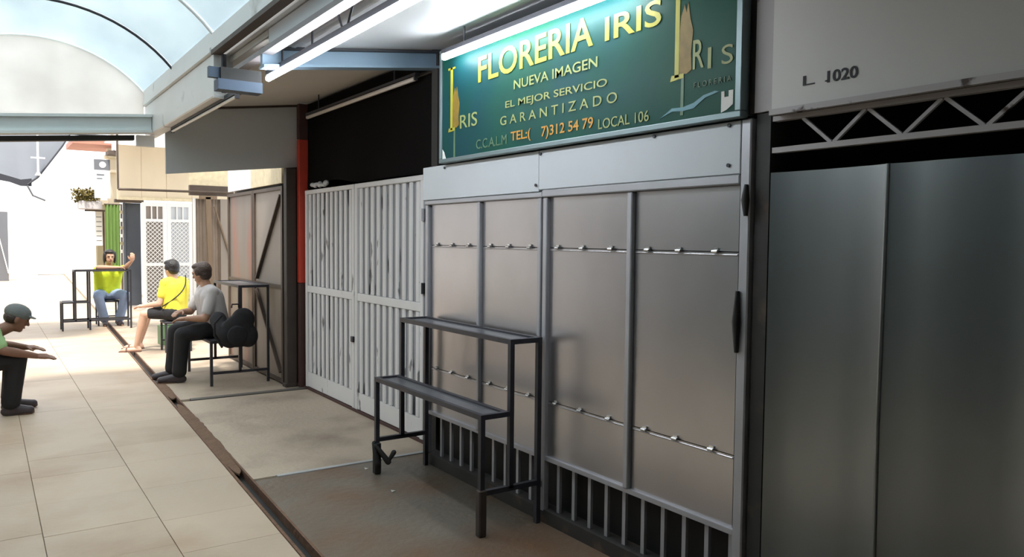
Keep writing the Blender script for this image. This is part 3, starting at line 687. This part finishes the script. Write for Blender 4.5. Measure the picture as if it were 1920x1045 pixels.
# ------------------------------------------------------------------ cream wall and white mesh gates
YW = 17.5
cw = thing('cream_boards', 'cream boards filling the wall above the white mesh gates', 'boards', (3.2, YW, 2.3))
for a, b in ((2.27, 2.72), (2.725, 3.2), (3.205, 3.7), (3.705, 4.6)):
    part('board', MB().box((a, YW+random.uniform(0, .02), 2.30), (b, YW+.05, 3.35)), 'cream', cw)
part('lower_batten', MB().box((2.27, YW-.03, 2.24), (4.6, YW+.05, 2.298)), 'cream2', cw)
part('support_post', MB().box((4.55, YW, 0), (4.62, YW+.05, 2.24)), 'cream', cw)
def mesh_gate(label, x0, x1, grey):
    t = thing('mesh_gate', label, 'gate', (x0, YW, 0), 'white gates with diamond mesh')
    y0, y1 = YW-.03, YW+.01; z0, z1 = .03, 2.20
    for a, b in (((x0, y0, z0), (x0+.075, y1, z1)), ((x1-.07, y0, z0), (x1, y1, z1))): part('stile', MB().box(a, b), 'white', t)
    for a, b in ((z0, .10), (.88, .95), (1.80, 1.86), (2.12, z1)): part('rail', MB().box((x0+.075, y0, a), (x1-.07, y1, b)), 'white', t)
    n = 3
    for k in range(1, n): xx = x0+.075+(x1-x0-.145)*k/n; part('glazing_bar', MB().box((xx-.012, y0, 1.86), (xx+.012, y1, 2.12)), 'white', t)
    m = MB(); st_ = .085; xa, xb = x0+.075, x1-.07
    for za, zb in ((.10, .88), (.95, 1.80)):
        d = -(zb-za)
        while d < xb-xa:
            for s in (1, -1):
                u0 = max(0, d); u1 = min(xb-xa, d+(zb-za))
                if u1 > u0:
                    p0, p1 = (u0-d), (u1-d)
                    if s > 0: m.bar((xa+u0, YW-.01, za+p0), (xa+u1, YW-.01, za+p1), .012, .012, (0, 1, 0))
                    else: m.bar((xa+u0, YW-.005, zb-p0), (xa+u1, YW-.005, zb-p1), .012, .012, (0, 1, 0))
            d += st_
    q = part('diamond_mesh', m, 'white', t); q['kind'] = 'stuff'
    part('backing', MB().box((xa, YW+.02, .05), (xb, YW+.03, 2.15)), grey, t)
mesh_gate('white diamond-mesh gate leaf nearer the blue-grey door', 2.72, 3.19, 'brown_sheet')
mesh_gate('white diamond-mesh gate leaf nearer the corrugated screen', 3.20, 3.70, 'fascia')
bd = thing('blue_door', 'dark blue-grey door behind the table of the lime-shirted woman', 'door', (2.5, 18.2, 0))
part('door_panel', MB().box((2.46, 18.16, .02), (2.80, 18.20, 2.20)), 'blue_door', bd)
part('door_panel', MB().box((2.46, 18.10, .02), (2.50, 18.155, 2.20)), 'blue_door', bd)
part('lintel', MB().box((2.30, 18.05, 2.205), (2.85, 18.22, 2.27)), 'brown_frame', bd)
gc = thing('green_curtain', 'green cloth curtain hanging beside the blue-grey door', 'curtain', (2.5, 19.5, 0))
g = []
for i in range(31):
    x = 2.28+.30*i/30; g.append([(x, 19.5+.03*math.sin(i*.9), .55), (x, 19.5+.02*math.sin(i*.9), 2.2)])
part('cloth', MB().sheet(g, (0, .006, 0)), 'green_cloth', gc)
part('rail', MB().tube([(2.26, 19.5, 2.21), (2.6, 19.5, 2.21)], .015, 8), 'brown_frame', gc)
part('rail_post', MB().box((2.59, 19.48, 0), (2.63, 19.52, 2.22)), 'brown_frame', gc)
op = thing('olive_pillar', 'olive plastered pillar behind the lime-shirted woman', 'pillar', (2.3, 21, 0))
part('shaft', MB().box((2.28, 21, 0), (2.52, 21.3, 2.25)), 'olive', op); part('cap', MB().box((2.24, 20.95, 2.25), (2.56, 21.35, 2.36)), 'cream', op)
for k, x in enumerate((2.63, 2.72)):
    t = thing('hanging_strand', ('left' if k == 0 else 'right') + ' strand of small pale pots hanging by the blue-grey door', 'garland', (x-.05, 18.6, 1.2), 'strands by the blue-grey door')
    part('cord', MB().tube([(x-.12, 18.7, 2.25), (x-.12, 18.7, 1.1)], .006, 5), 'brown_frame', t)
    for j in range(6):
        z = 2.05-.17*j; part('pot', MB().tube([(x-.12, 18.7, z), (x-.12, 18.7, z-.07)], [.045, .03], 8), 'paper' if j % 2 else 'olive', t)
# far signs, planter, eaves
fs = thing('hanging_sign', 'pale blue-white shop sign hanging high on the far right row', 'sign', (2.2, 20, 2.4))
part('sign_panel', MB().box((2.10, 20, 2.35), (2.42, 20.04, 2.98)), 'fascia', fs)
part('emblem_panel', MB().box((2.10, 19.995, 2.985), (2.42, 20.04, 3.22)), 'tarp', fs)
part('emblem_disc', MB().tube([(2.27, 19.99, 3.10), (2.27, 19.994, 3.10)], .07, 14), 'paper', fs)
part('bracket', MB().box((2.42, 20.0, 2.95), (2.60, 20.39, 3.0)), 'cream', fs)
part('print_line', MB().box((2.15, 19.995, 2.86), (2.30, 19.999, 2.89)), 'tarp', fs)
part('print_line', MB().box((2.15, 19.995, 2.78), (2.26, 19.999, 2.80)), 'tarp', fs)
fs.location.y -= .3
cp = thing('cream_pillar', 'sunlit cream pillar beside the hanging sign', 'pillar', (2.55, 20.2, 0))
part('shaft', MB().box((2.43, 20.1, 0), (2.66, 20.4, 3.30)), 'cream', cp); part('cap', MB().box((2.39, 20.05, 3.30), (2.70, 20.45, 3.38)), 'cream2', cp)
ls = thing('list_board', 'narrow white board with lines hanging below the planter', 'sign', (2.2, 20.5, 1.25))
part('board', MB().box((2.18, 20.4, 1.27), (2.33, 20.43, 2.08)), 'white', ls); part('edge', MB().box((2.331, 20.39, 1.25), (2.355, 20.44, 2.10)), 'brown_frame', ls)
part('backing_post', MB().box((2.345, 20.445, 0), (2.375, 20.48, 2.1)), 'brown_frame', ls)
for k in range(6): part('print_line', MB().box((2.20, 20.396, 1.38+.11*k), (2.31, 20.399, 1.395+.11*k)), 'tarp', ls)
pt = thing('hanging_planter', 'brownish potted plant on a bracket over the bright street', 'plant', (1.95, 20.2, 2.05))
part('planter_box', MB().box((1.82, 20.1, 2.10), (2.30, 20.35, 2.30), .02), 'pale_col', pt)
part('bracket', MB().box((1.95, 20.2, 2.06), (2.44, 20.25, 2.10)), 'brown_frame', pt)
m = MB()
for k in range(420):
    a = random.uniform(0, 6.28); r = random.random()**.5*.27; x, y, z = 1.98+r*math.cos(a), 20.22+r*.7*math.sin(a), 2.40+random.uniform(-.16, .17)*(1-r)
    d = Vector((random.uniform(-1, 1), random.uniform(-1, 1), random.uniform(-.4, 1))).normalized()*.085; e = d.orthogonal().normalized()*.03
    p = Vector((x, y, z)); m.add([p, p+d*.5+e, p+d, p+d*.5-e], [(0, 1, 2, 3)])
q = part('foliage', m, 'leaf', pt); q['kind'] = 'stuff'
rr = thing('red_roof_edge', 'faded red roof edge high behind the black beam', 'roof', (2, 20, 3.6))
part('roof_sheet', MB().box((1.70, 19.8, 3.56), (2.62, 21.5, 3.68)), 'roof_red', rr); part('support', MB().box((2.46, 20.42, 3.382), (2.64, 20.6, 3.56)), 'cream', rr)
wb = thing('white_duct_box', 'white box unit on a bracket above the cream boards', 'box', (2.7, 19.6, 3.3))
part('box_body', MB().box((2.46, 19.3, 3.40), (2.96, 19.75, 3.78), .02), 'white', wb); part('bracket', MB().box((2.35, 19.35, 3.32), (2.90, 19.85, 3.40)), 'brown_frame', wb)
part('bracket_post', MB().box((2.78, 19.76, 0), (2.84, 19.84, 3.32)), 'cream', wb)
# tarpaulins over the street on the left
tp = thing('grey_tarpaulin', 'dark grey tarpaulin stretched over the street left of the lane', 'tarpaulin', (.5, 13, 2.2))
low = [(-1.9, 2.36), (-.8, 2.30), (.2, 2.265), (.40, 2.20), (.50, 2.175), (.60, 2.25), (.90, 2.68), (1.0, 2.86)]
def lowz(x):
    for (xa, za), (xb, zb) in zip(low, low[1:]):
        if x <= xb: return za+(zb-za)*(x-xa)/(xb-xa)
g = []
for i in range(30):
    x = -1.9+2.9*i/29; z = lowz(x)
    g.append([(x, 12+1.9*k/5, z+(3.35-z)*(k/5)**1.15-.03*math.sin(k/5*math.pi)) for k in range(6)])
part('sheet', MB().sheet(g, (0, -.004, .008)), 'tarp', tp)
v = MB().sheet([[(-1.9+2.45*i/20, 11.985, lowz(-1.9+2.45*i/20)-.06-.015*math.sin(i*1.3)), (-1.9+2.45*i/20, 11.985, lowz(-1.9+2.45*i/20)+.03)] for i in range(21)], (0, .008, 0))
part('valance', v, 'fixture', tp)
part('edge_rope', MB().tube([(.5, 11.98, 2.16), (.62, 11.98, 2.26), (.9, 11.98, 2.68), (1.0, 11.98, 2.86), (1.53, 11.95, 2.87)], .012, 6), 'fixture', tp)
part('stay_rope', MB().tube([(.5, 11.98, 2.15), (.56, 11.98, 2.02), (.70, 11.98, 1.96)], .012, 6), 'tarp', tp)
part('pole', MB().tube([(-1.78, 11.95, 0), (-1.78, 11.95, 2.36)], .03, 8), 'fixture', tp)
hc = thing('hanging_lamp', 'white hanging street lamp between the tarpaulins', 'lamp', (.75, 12.6, 2.4))
part('rod', MB().tube([(.62, 11.9, 2.32), (.62, 11.9, 2.86)], .013, 8), 'white', hc); part('cross_arm', MB().box((.54, 11.89, 2.50), (.70, 11.91, 2.52)), 'white', hc); part('shade', MB().tube([(.62, 11.9, 2.32), (.62, 11.9, 2.28)], [.02, .04], 10), 'white', hc)
lp = thing('left_post', 'dark post at the far left edge of the bright street', 'post', (.6, 30, 0))
part('shaft', MB().box((.42, 30, 0), (.69, 30.2, 2.25)), 'tarp', lp); part('brace', MB().bar((.45, 29.97, 1.4), (.68, 29.97, .25), .03, .05, (0, 1, 0)), 'white', lp)

# ------------------------------------------------------------------ tiered racks
def rack(label, loc, L, d1, d2, zl, zh, zst, group='tiered steel display racks'):
    """long axis along Y; low tier in front (-X), high tier behind"""
    t = thing('display_rack', label, 'rack', loc, group); x0, y0, _ = loc; D = d1+d2; w = .026
    def leg(x, y, a, b, n='leg'): return part(n, MB().box((x-w/2, y-w/2, a), (x+w/2, y+w/2, b)), 'dark_steel', t)
    for y in (y0, y0+L):
        leg(x0, y, 0, zl); leg(x0+d1, y, zst, zh); leg(x0+D, y, 0, zh)
        part('stretcher', MB().box((x0+w/2, y-w/2, zst-w/2), (x0+D-w/2, y+w/2, zst+w/2)), 'dark_steel', t)
        part('shelf_end', MB().box((x0-w/2, y-w/2, zl), (x0+d1-w/2, y+w/2, zl+w)), 'dark_steel', t)
        part('shelf_end', MB().box((x0+d1-w/2, y-w/2, zh), (x0+D+w/2, y+w/2, zh+w)), 'dark_steel', t)
    for x, z in ((x0, zl), (x0+d1-w*1.2, zl), (x0+d1, zh), (x0+D, zh)):
        part('shelf_rail', MB().box((x-w/2, y0+w/2, z), (x+w/2, y0+L-w/2, z+w)), 'dark_steel', t)
    part('shelf_sheet', MB().box((x0+w/2, y0+w/2, zl+.008), (x0+d1-w*1.7, y0+L-w/2, zl+.016)), 'shelf_sheet', t)
    part('shelf_sheet', MB().box((x0+d1+w/2, y0+w/2, zh+.008), (x0+D-w/2, y0+L-w/2, zh+.016)), 'shelf_sheet', t)
    return t
r1 = rack('empty black two-tier steel rack before the galvanised stall front', (2.05, 3.25, 0), 1.25, .175, .175, .595, .965, .22)
part('leg_wrap', MB().box((2.028, 4.478, .0), (2.072, 4.522, .20), .006), 'black', r1)
part('leg_wrap', MB().box((2.028, 3.228, .0), (2.072, 3.272, .24), .006), 'brown_post', r1)
part('tied_rag', MB().capsule((2.03, 4.47, .19), (2.09, 4.42, .09), .012, .02).capsule((2.09, 4.42, .09), (2.12, 4.40, .15), .01, .016).capsule((2.03, 4.50, .2), (2.03, 4.46, .08), .014, .02), 'black', r1)
rack('black two-tier steel rack that the grey-shirted man sits on', (1.87, 8.05, 0), 1.02, .28, .285, .43, .985, .13)
r3 = rack('black two-tier steel rack the lime-shirted woman leans on', (1.01, 13.9, 0), .30, .18, .79, .43, .93, .15)
for y in (13.9, 14.2):
    part('leg', MB().box((1.377, y-.013, 0), (1.403, y+.013, .929)), 'dark_steel', r3)
    part('shelf_end', MB().box((1.19, y-.012, .432), (1.377, y+.012, .454)), 'dark_steel', r3)

def stool(label, loc, w, h, m='dark_steel'):
    t = thing('stool', label, 'stool', loc); x, y, _ = loc; e = w/2
    for a in (-1, 1):
        for b in (-1, 1): part('leg', MB().box((x+a*e-.012, y+b*e-.012, 0), (x+a*e+.012, y+b*e+.012, h-.03)), m, t)
        part('stretcher', MB().box((x-e, y+a*e-.008, .12), (x+e, y+a*e+.008, .14)), m, t)
    part('seat', MB().box((x-e-.02, y-e-.02, h-.03), (x+e+.02, y+e+.02, h), .008), m, t)
    return t
stool('dark metal stool under the woman in the yellow shirt', (2.08, 10.85, 0), .30, .40)
stool('dark stool under the woman in the lime shirt', (1.72, 14.62, 0), .30, .42)
stool('low stool under the crouching man in the grey cap', (-.16, 7.65, 0), .28, .33, 'wood')

# ------------------------------------------------------------------ people
def V3(*a): return Vector(a)
def head_mesh(mb, c, f, u):
    s = f.cross(u).normalized()
    mb.ell(c+u*.018-f*.006, [s*.074, f*.090, u*.094]); mb.ell(c+f*.022-u*.045, [s*.058, f*.062, u*.068])
    mb.ell(c+f*.052-u*.088, [s*.028, f*.026, u*.022])
    mb.capsule(c+f*.082+u*.008, c+f*.100-u*.030, .008, .013)
    for k in (-1, 1):
        mb.ell(c+s*k*.074-f*.004-u*.012, [s*.010, f*.020, u*.032]); mb.ell(c+s*k*.028+f*.080+u*.022, [s*.022, f*.012, u*.010])
    return s
def hand_mesh(mb, w, d, n, side, curl=.5):
    """w wrist, d pointing direction, n back-of-hand normal, side: thumb direction"""
    d = d.normalized(); n = (n-d*n.dot(d)).normalized(); t = d.cross(n).normalized()
    if t.dot(side) < 0: t = -t
    mb.capsule(w, w+d*.05, .022, .024); mb.capsule(w+d*.02+t*.022, w+d*.07+t*.026, .017, .015); mb.capsule(w+d*.02-t*.022, w+d*.066-t*.026, .016, .014); mb.capsule(w+d*.03, w+d*.075, .018, .016)
    for k, L in zip((-1.5, -.5, .5, 1.5), (.055, .070, .076, .068)):
        b = w+d*.070+t*.0185*k; a1 = curl*.5; a2 = curl*1.2
        m1 = b+(d*math.cos(a1)-n*math.sin(a1))*L*.55; m2 = m1+(d*math.cos(a2)-n*math.sin(a2))*L*.5
        mb.capsule(b-d*.02, m1, .0095, .0085); mb.capsule(m1, m2, .0085, .007)
    b = w+d*.02+t*.026; m1 = b+(d*.6+t*.8).normalized()*.036-n*.006; mb.capsule(b, m1, .013, .010); mb.capsule(m1, m1+(d*.9+t*.25-n*.3).normalized()*.034, .010, .008)
def person(label, base, J, skin, shirt, bottom, bottom_len, sleeve=.62, footwear='shoe', barefoot=False, hair='hair', cap=None, hairlen=0, build=1.0):
    t = thing('person', label, 'person', base)
    f, u = J['face'].normalized(), J['up'].normalized(); u = (u-f*u.dot(f)).normalized(); hc = J['head']
    b = MB(); s = head_mesh(b, hc, f, u)
    nk = (J['shL']+J['shR'])/2; bd = J['chest'] .normalized(); pel = (J['hipL']+J['hipR'])/2
    b.capsule(nk+V3(0, 0, -.01), hc-u*.075-f*.015, .055, .050)
    def torso(m, g, cut=False):
        sl, sr, hl, hr = J['shL'], J['shR'], J['hipL'], J['hipR']
        for a, c in ((sl, hl), (sr, hr)):
            q = a.lerp(nk, .36); m.capsule(q+(pel-nk)*.16, c.lerp(pel, .12)+V3(0, 0, .02), (.092+g)*build, (.098+g)*build)
        m.capsule(nk+(pel-nk)*.12, pel+V3(0, 0, .02), (.09+g)*build, (.105+g)*build)
        m.capsule(sl.lerp(nk, .25), sr.lerp(nk, .25), .058+g); m.capsule(sl, sl.lerp(nk, .5)+V3(0, 0, .012), .052+g, .056+g); m.capsule(sr, sr.lerp(nk, .5)+V3(0, 0, .012), .052+g, .056+g)
    torso(b, 0); b.capsule(J['hipL'], J['hipR'], .10*build, .10*build)
    for k in 'LR':
        sh, el, wr = J['sh'+k], J['el'+k], J['wr'+k]
        b.capsule(sh, el, .047, .038); b.capsule(el, el.lerp(wr, .35), .038, .038); b.capsule(el.lerp(wr, .35), wr, .038, .024)
        hand_mesh(b, wr, J['hd'+k], J['hn'+k], J['ht'+k], J.get('curl', .5))
        h, kn, an, toe = J['hip'+k], J['kn'+k], J['an'+k], J['toe'+k]
        b.capsule(h, kn, .080*build, .054); b.capsule(kn, kn.lerp(an, .35), .052, .052); b.capsule(kn.lerp(an, .35), an, .052, .034)
        fd = (toe-an); fd.z = 0; fd.normalize()
        hl = V3(an.x, an.y, .030)-fd*.03; b.capsule(an, hl, .034, .028); b.capsule(hl, V3(toe.x, toe.y, .022)-fd*.05, .030, .030); b.capsule(V3(toe.x, toe.y, .024)-fd*.07, V3(toe.x, toe.y, .018)-fd*.02, .032, .018)
    remeshed('body', b, skin, t, .0065, 3)
    # clothes
    c = MB(); torso(c, .017)
    for k in 'LR':
        sh, el = J['sh'+k], J['el'+k]; e = sh.lerp(el, sleeve); c.capsule(sh, e, .062, .058)
    remeshed('shirt', c, shirt, t, .011, 5)
    c = MB()
    c.capsule(J['hipL'], J['hipR'], .117*build, .117*build); c.capsule(pel, pel+(nk-pel)*.12, .116*build, .114*build)
    for k in 'LR':
        h, kn, an = J['hip'+k], J['kn'+k], J['an'+k]
        if bottom_len <= 1: c.capsule(h, h.lerp(kn, bottom_len), .098*build, .074)
        else: c.capsule(h, kn, .100*build, .078); c.capsule(kn, kn.lerp(an, .92), .078, .070); c.capsule(kn.lerp(an, .5), kn.lerp(an, .92), .070, .074)
    remeshed('trousers' if bottom_len > 1 else 'shorts', c, bottom, t, .010, 4)
    for k in 'LR':
        an, toe = J['an'+k], J['toe'+k]; fd = (toe-an); fd.z = 0; fd.normalize(); c = MB()
        sd_ = V3(-fd.y, fd.x, 0)
        if not barefoot:
            hl = V3(an.x, an.y, .036)-fd*.035; c.capsule(V3(an.x, an.y, .075), hl, .043, .036); c.capsule(hl, V3(toe.x, toe.y, .034)-fd*.04, .038, .036); c.capsule(V3(an.x, an.y, .06)+fd*.02, V3(toe.x, toe.y, .036)-fd*.05, .04, .034)
            c.box(V3(an.x, an.y, 0)-V3(.03, .03, 0), V3(an.x, an.y, .02)+V3(.03, .03, 0))
            remeshed('shoe', c, footwear, t, .008, 3)
        else:
            p, q = V3(an.x, an.y, .006)-fd*.05, V3(toe.x, toe.y, .006)+fd*.01
            c.bar(p, q, .085, .012); c.tube([q-fd*.09+sd_*.045+V3(0,0,.004), q-fd*.09+sd_*.03+V3(0, 0, .045), q-fd*.09-sd_*.03+V3(0, 0, .045), q-fd*.09-sd_*.045+V3(0,0,.004)], .008, 6)
            part('sandal', c, footwear, t)
    for k in (-1, 1): part('eye', MB().ell(hc+s*k*.030+f*.083+u*.006, [s*.011, f*.006, u*.006], 8, 6), 'eye', t)
    part('lips', MB().ell(hc+f*.080-u*.062, [s*.022, f*.008, u*.008], 10, 6), 'lip', t)
    if cap:
        c = MB(); c.ell(hc+u*.045-f*.008, [s*.088, f*.104, u*.074]); c.ell(hc+u*.038+f*.088, [s*.070, f*.052, u*.010])
        remeshed('cap', c, cap, t, .006, 2)
        c = MB(); c.ell(hc-f*.030-u*.005, [s*.080, f*.070, u*.060]); remeshed('hair', c, hair, t, .008, 2)
    else:
        c = MB(); c.ell(hc+u*.034-f*.020, [s*.085, f*.093, u*.092]); c.ell(hc-f*.040-u*.012, [s*.080, f*.060, u*(.070+hairlen)])
        for k in (-1, 1): c.ell(hc+s*k*(.068+hairlen*.3)-f*.005+u*.020-u*hairlen*.9, [s*.024, f*.048, u*(.050+hairlen*1.5)])
        c.ell(hc+u*.080+f*.022, [s*.074, f*.070, u*.038])
    remeshed('hair', c, hair, t, .007, 2)
    return t
Z = V3(0, 0, 1)
# man in the grey shirt on the rack, facing the lane
person('seated man in grey shirt and black trousers beside the black backpack, seen from behind', (2.0, 8.5, 0), dict(
    head=V3(1.90, 8.56, 1.115), face=V3(-.72, .66, -.16), up=V3(-.12, .05, 1), chest=V3(-1, .1, 0),
    shL=V3(1.955, 8.34, .925), shR=V3(1.935, 8.68, .925), hipL=V3(2.02, 8.40, .545), hipR=V3(2.02, 8.58, .545),
    elL=V3(1.865, 8.27, .665), wrL=V3(1.70, 8.40, .66), hdL=V3(-.8, .55, -.1), hnL=V3(0, 0, 1), htL=V3(.5, .8, .2),
    elR=V3(1.82, 8.74, .70), wrR=V3(1.70, 8.58, .72), hdR=V3(-.7, -.6, -.1), hnR=V3(0, 0, 1), htR=V3(.5, -.8, .2),
    knL=V3(1.665, 8.38, .50), knR=V3(1.655, 8.66, .51), anL=V3(1.64, 8.43, .085), anR=V3(1.62, 8.68, .085), toeL=V3(1.43, 8.47, .03), toeR=V3(1.42, 8.72, .03)),
    'skin', 'grey_shirt', 'black_cloth', 2, .72, 'shoe', hair='hair_brown', build=1.1)
bk = thing('backpack', 'black backpack slung over the rack end behind the grey-shirted man', 'bag', (2.0, 8.15, .46))
c = MB()
c.ell((2.11, 7.96, .555), [(.165, 0, 0), (0, .08, 0), (0, 0, .17)]); c.ell((2.16, 7.965, .67), [(.12, 0, 0), (0, .07, 0), (0, 0, .12)]); c.ell((2.03, 7.95, .50), [(.12, 0, 0), (0, .07, 0), (0, 0, .115)]); c.ell((2.21, 7.955, .50), [(.10, 0, 0), (0, .065, 0), (0, 0, .12)])
c.capsule((1.97, 8.0, .55), (1.96, 8.14, .66), .07, .085)
remeshed('bag_body', c, 'black_cloth', bk, .01, 14)
part('front_pocket', MB().ell((2.08, 7.875, .52), [(.10, 0, 0), (0, .03, 0), (0, 0, .10)]), 'black_cloth', bk)
part('shoulder_strap', MB().tube([(1.95, 7.95, .72), (1.88, 7.96, .64), (1.88, 7.95, .52), (1.95, 7.94, .40)], .012, 8), 'black_cloth', bk)
part('top_handle', MB().tube([(2.05, 7.97, .79), (2.055, 7.97, .825), (2.115, 7.97, .825), (2.12, 7.97, .79)], .008, 8), 'black_cloth', bk)
# woman in the yellow shirt
w2 = person('seated woman in yellow shirt and black shorts with thin black strap across her back', (2.06, 10.85, 0), dict(
    head=V3(2.03, 10.84, 1.08), face=V3(-.55, .83, -.08), up=V3(-.04, .04, 1), chest=V3(-.6, .8, 0),
    shL=V3(1.93, 10.74, .895), shR=V3(2.20, 10.94, .895), hipL=V3(2.00, 10.76, .515), hipR=V3(2.13, 10.92, .515),
    elL=V3(1.86, 10.72, .64), wrL=V3(1.70, 10.90, .60), hdL=V3(-.7, .65, -.1), hnL=V3(0, 0, 1), htL=V3(.7, .6, .2),
    elR=V3(2.14, 11.10, .64), wrR=V3(1.93, 11.16, .60), hdR=V3(-.9, 0, -.1), hnR=V3(0, 0, 1), htR=V3(0, -1, .2),
    knL=V3(1.70, 10.86, .50), knR=V3(1.80, 11.16, .50), anL=V3(1.625, 10.98, .08), anR=V3(1.70, 11.26, .08), toeL=V3(1.44, 11.05, .03), toeR=V3(1.52, 11.36, .03)),
    'skin_light', 'yellow_shirt', 'black_cloth', .72, .60, 'sandal', True, hair='hair', build=1.02)
stp = []
for k in range(15):
    u = k/14; p = V3(2.215, 10.90, .985).lerp(V3(1.885, 10.685, .60), u); stp.append(p + V3(.075, -.105, 0)*math.sin(math.pi*u)*1.02)
part('bag_strap', MB().tube(stp, .008, 8), 'black_cloth', w2)
# woman in lime shirt, leaning on the rack and facing the camera
person('woman in lime-yellow shirt and light jeans leaning on a rack, facing the viewer', (1.72, 14.6, 0), dict(
    head=V3(1.735, 14.34, 1.155), face=V3(.05, -1, -.06), up=V3(.03, -.05, 1), chest=V3(0, -1, 0), curl=.8,
    shL=V3(1.90, 14.46, .925), shR=V3(1.56, 14.46, .92), hipL=V3(1.80, 14.60, .53), hipR=V3(1.63, 14.60, .53),
    elL=V3(1.95, 14.17, .985), wrL=V3(2.03, 14.08, 1.09), hdL=V3(.1, -.1, 1), hnL=V3(0, -1, 0), htL=V3(-1, 0, 0),
    elR=V3(1.55, 14.16, .985), wrR=V3(1.80, 14.03, .985), hdR=V3(1, .05, 0), hnR=V3(0, 0, 1), htR=V3(0, 1, .1),
    knL=V3(1.96, 14.28, .51), knR=V3(1.55, 14.28, .51), anL=V3(1.87, 14.42, .085), anR=V3(1.66, 14.44, .085), toeL=V3(1.90, 14.24, .03), toeR=V3(1.64, 14.25, .03)),
    'skin', 'neon_shirt', 'jeans', 2, .60, 'shoe', hair='hair', hairlen=.035)
# man in a cap crouched at the left edge
person('crouching man in pale green shirt and grey cap at the left edge', (-.1, 7.65, 0), dict(
    head=V3(.225, 7.68, .805), face=V3(.93, .1, -.38), up=V3(.35, 0, 1), chest=V3(1, 0, 0), curl=.35,
    shL=V3(.03, 7.85, .685), shR=V3(.05, 7.50, .685), hipL=V3(-.16, 7.75, .445), hipR=V3(-.16, 7.57, .445),
    elL=V3(.12, 7.90, .56), wrL=V3(.30, 7.76, .54), hdL=V3(.85, -.4, -.05), hnL=V3(0, 0, 1), htL=V3(-.3, -.8, .2),
    elR=V3(.12, 7.44, .565), wrR=V3(.355, 7.50, .495), hdR=V3(1, .1, -.12), hnR=V3(0, -.3, 1), htR=V3(0, 1, .3),
    knL=V3(.20, 7.80, .47), knR=V3(.215, 7.55, .48), anL=V3(.17, 7.83, .085), anR=V3(.165, 7.60, .085), toeL=V3(.375, 7.88, .03), toeR=V3(.34, 7.585, .03)),
    'skin_dark', 'green_shirt', 'black_cloth', 2, .66, 'shoe', hair='hair_brown', cap='cap')
# green crate near the yellow-shirted woman
gcb = thing('plastic_crate', 'small green plastic crate on the ground behind the yellow-shirted woman', 'crate', (2.15, 11.5, 0))
part('crate_body', MB().box((2.0, 11.45, 0), (2.3, 11.7, .03)).box((2.0, 11.45, .03), (2.3, 11.465, .26)).box((2.0, 11.685, .03), (2.3, 11.7, .26)).box((2.0, 11.465, .03), (2.015, 11.685, .26)).box((2.285, 11.465, .03), (2.3, 11.685, .26)), 'green_plastic', gcb)
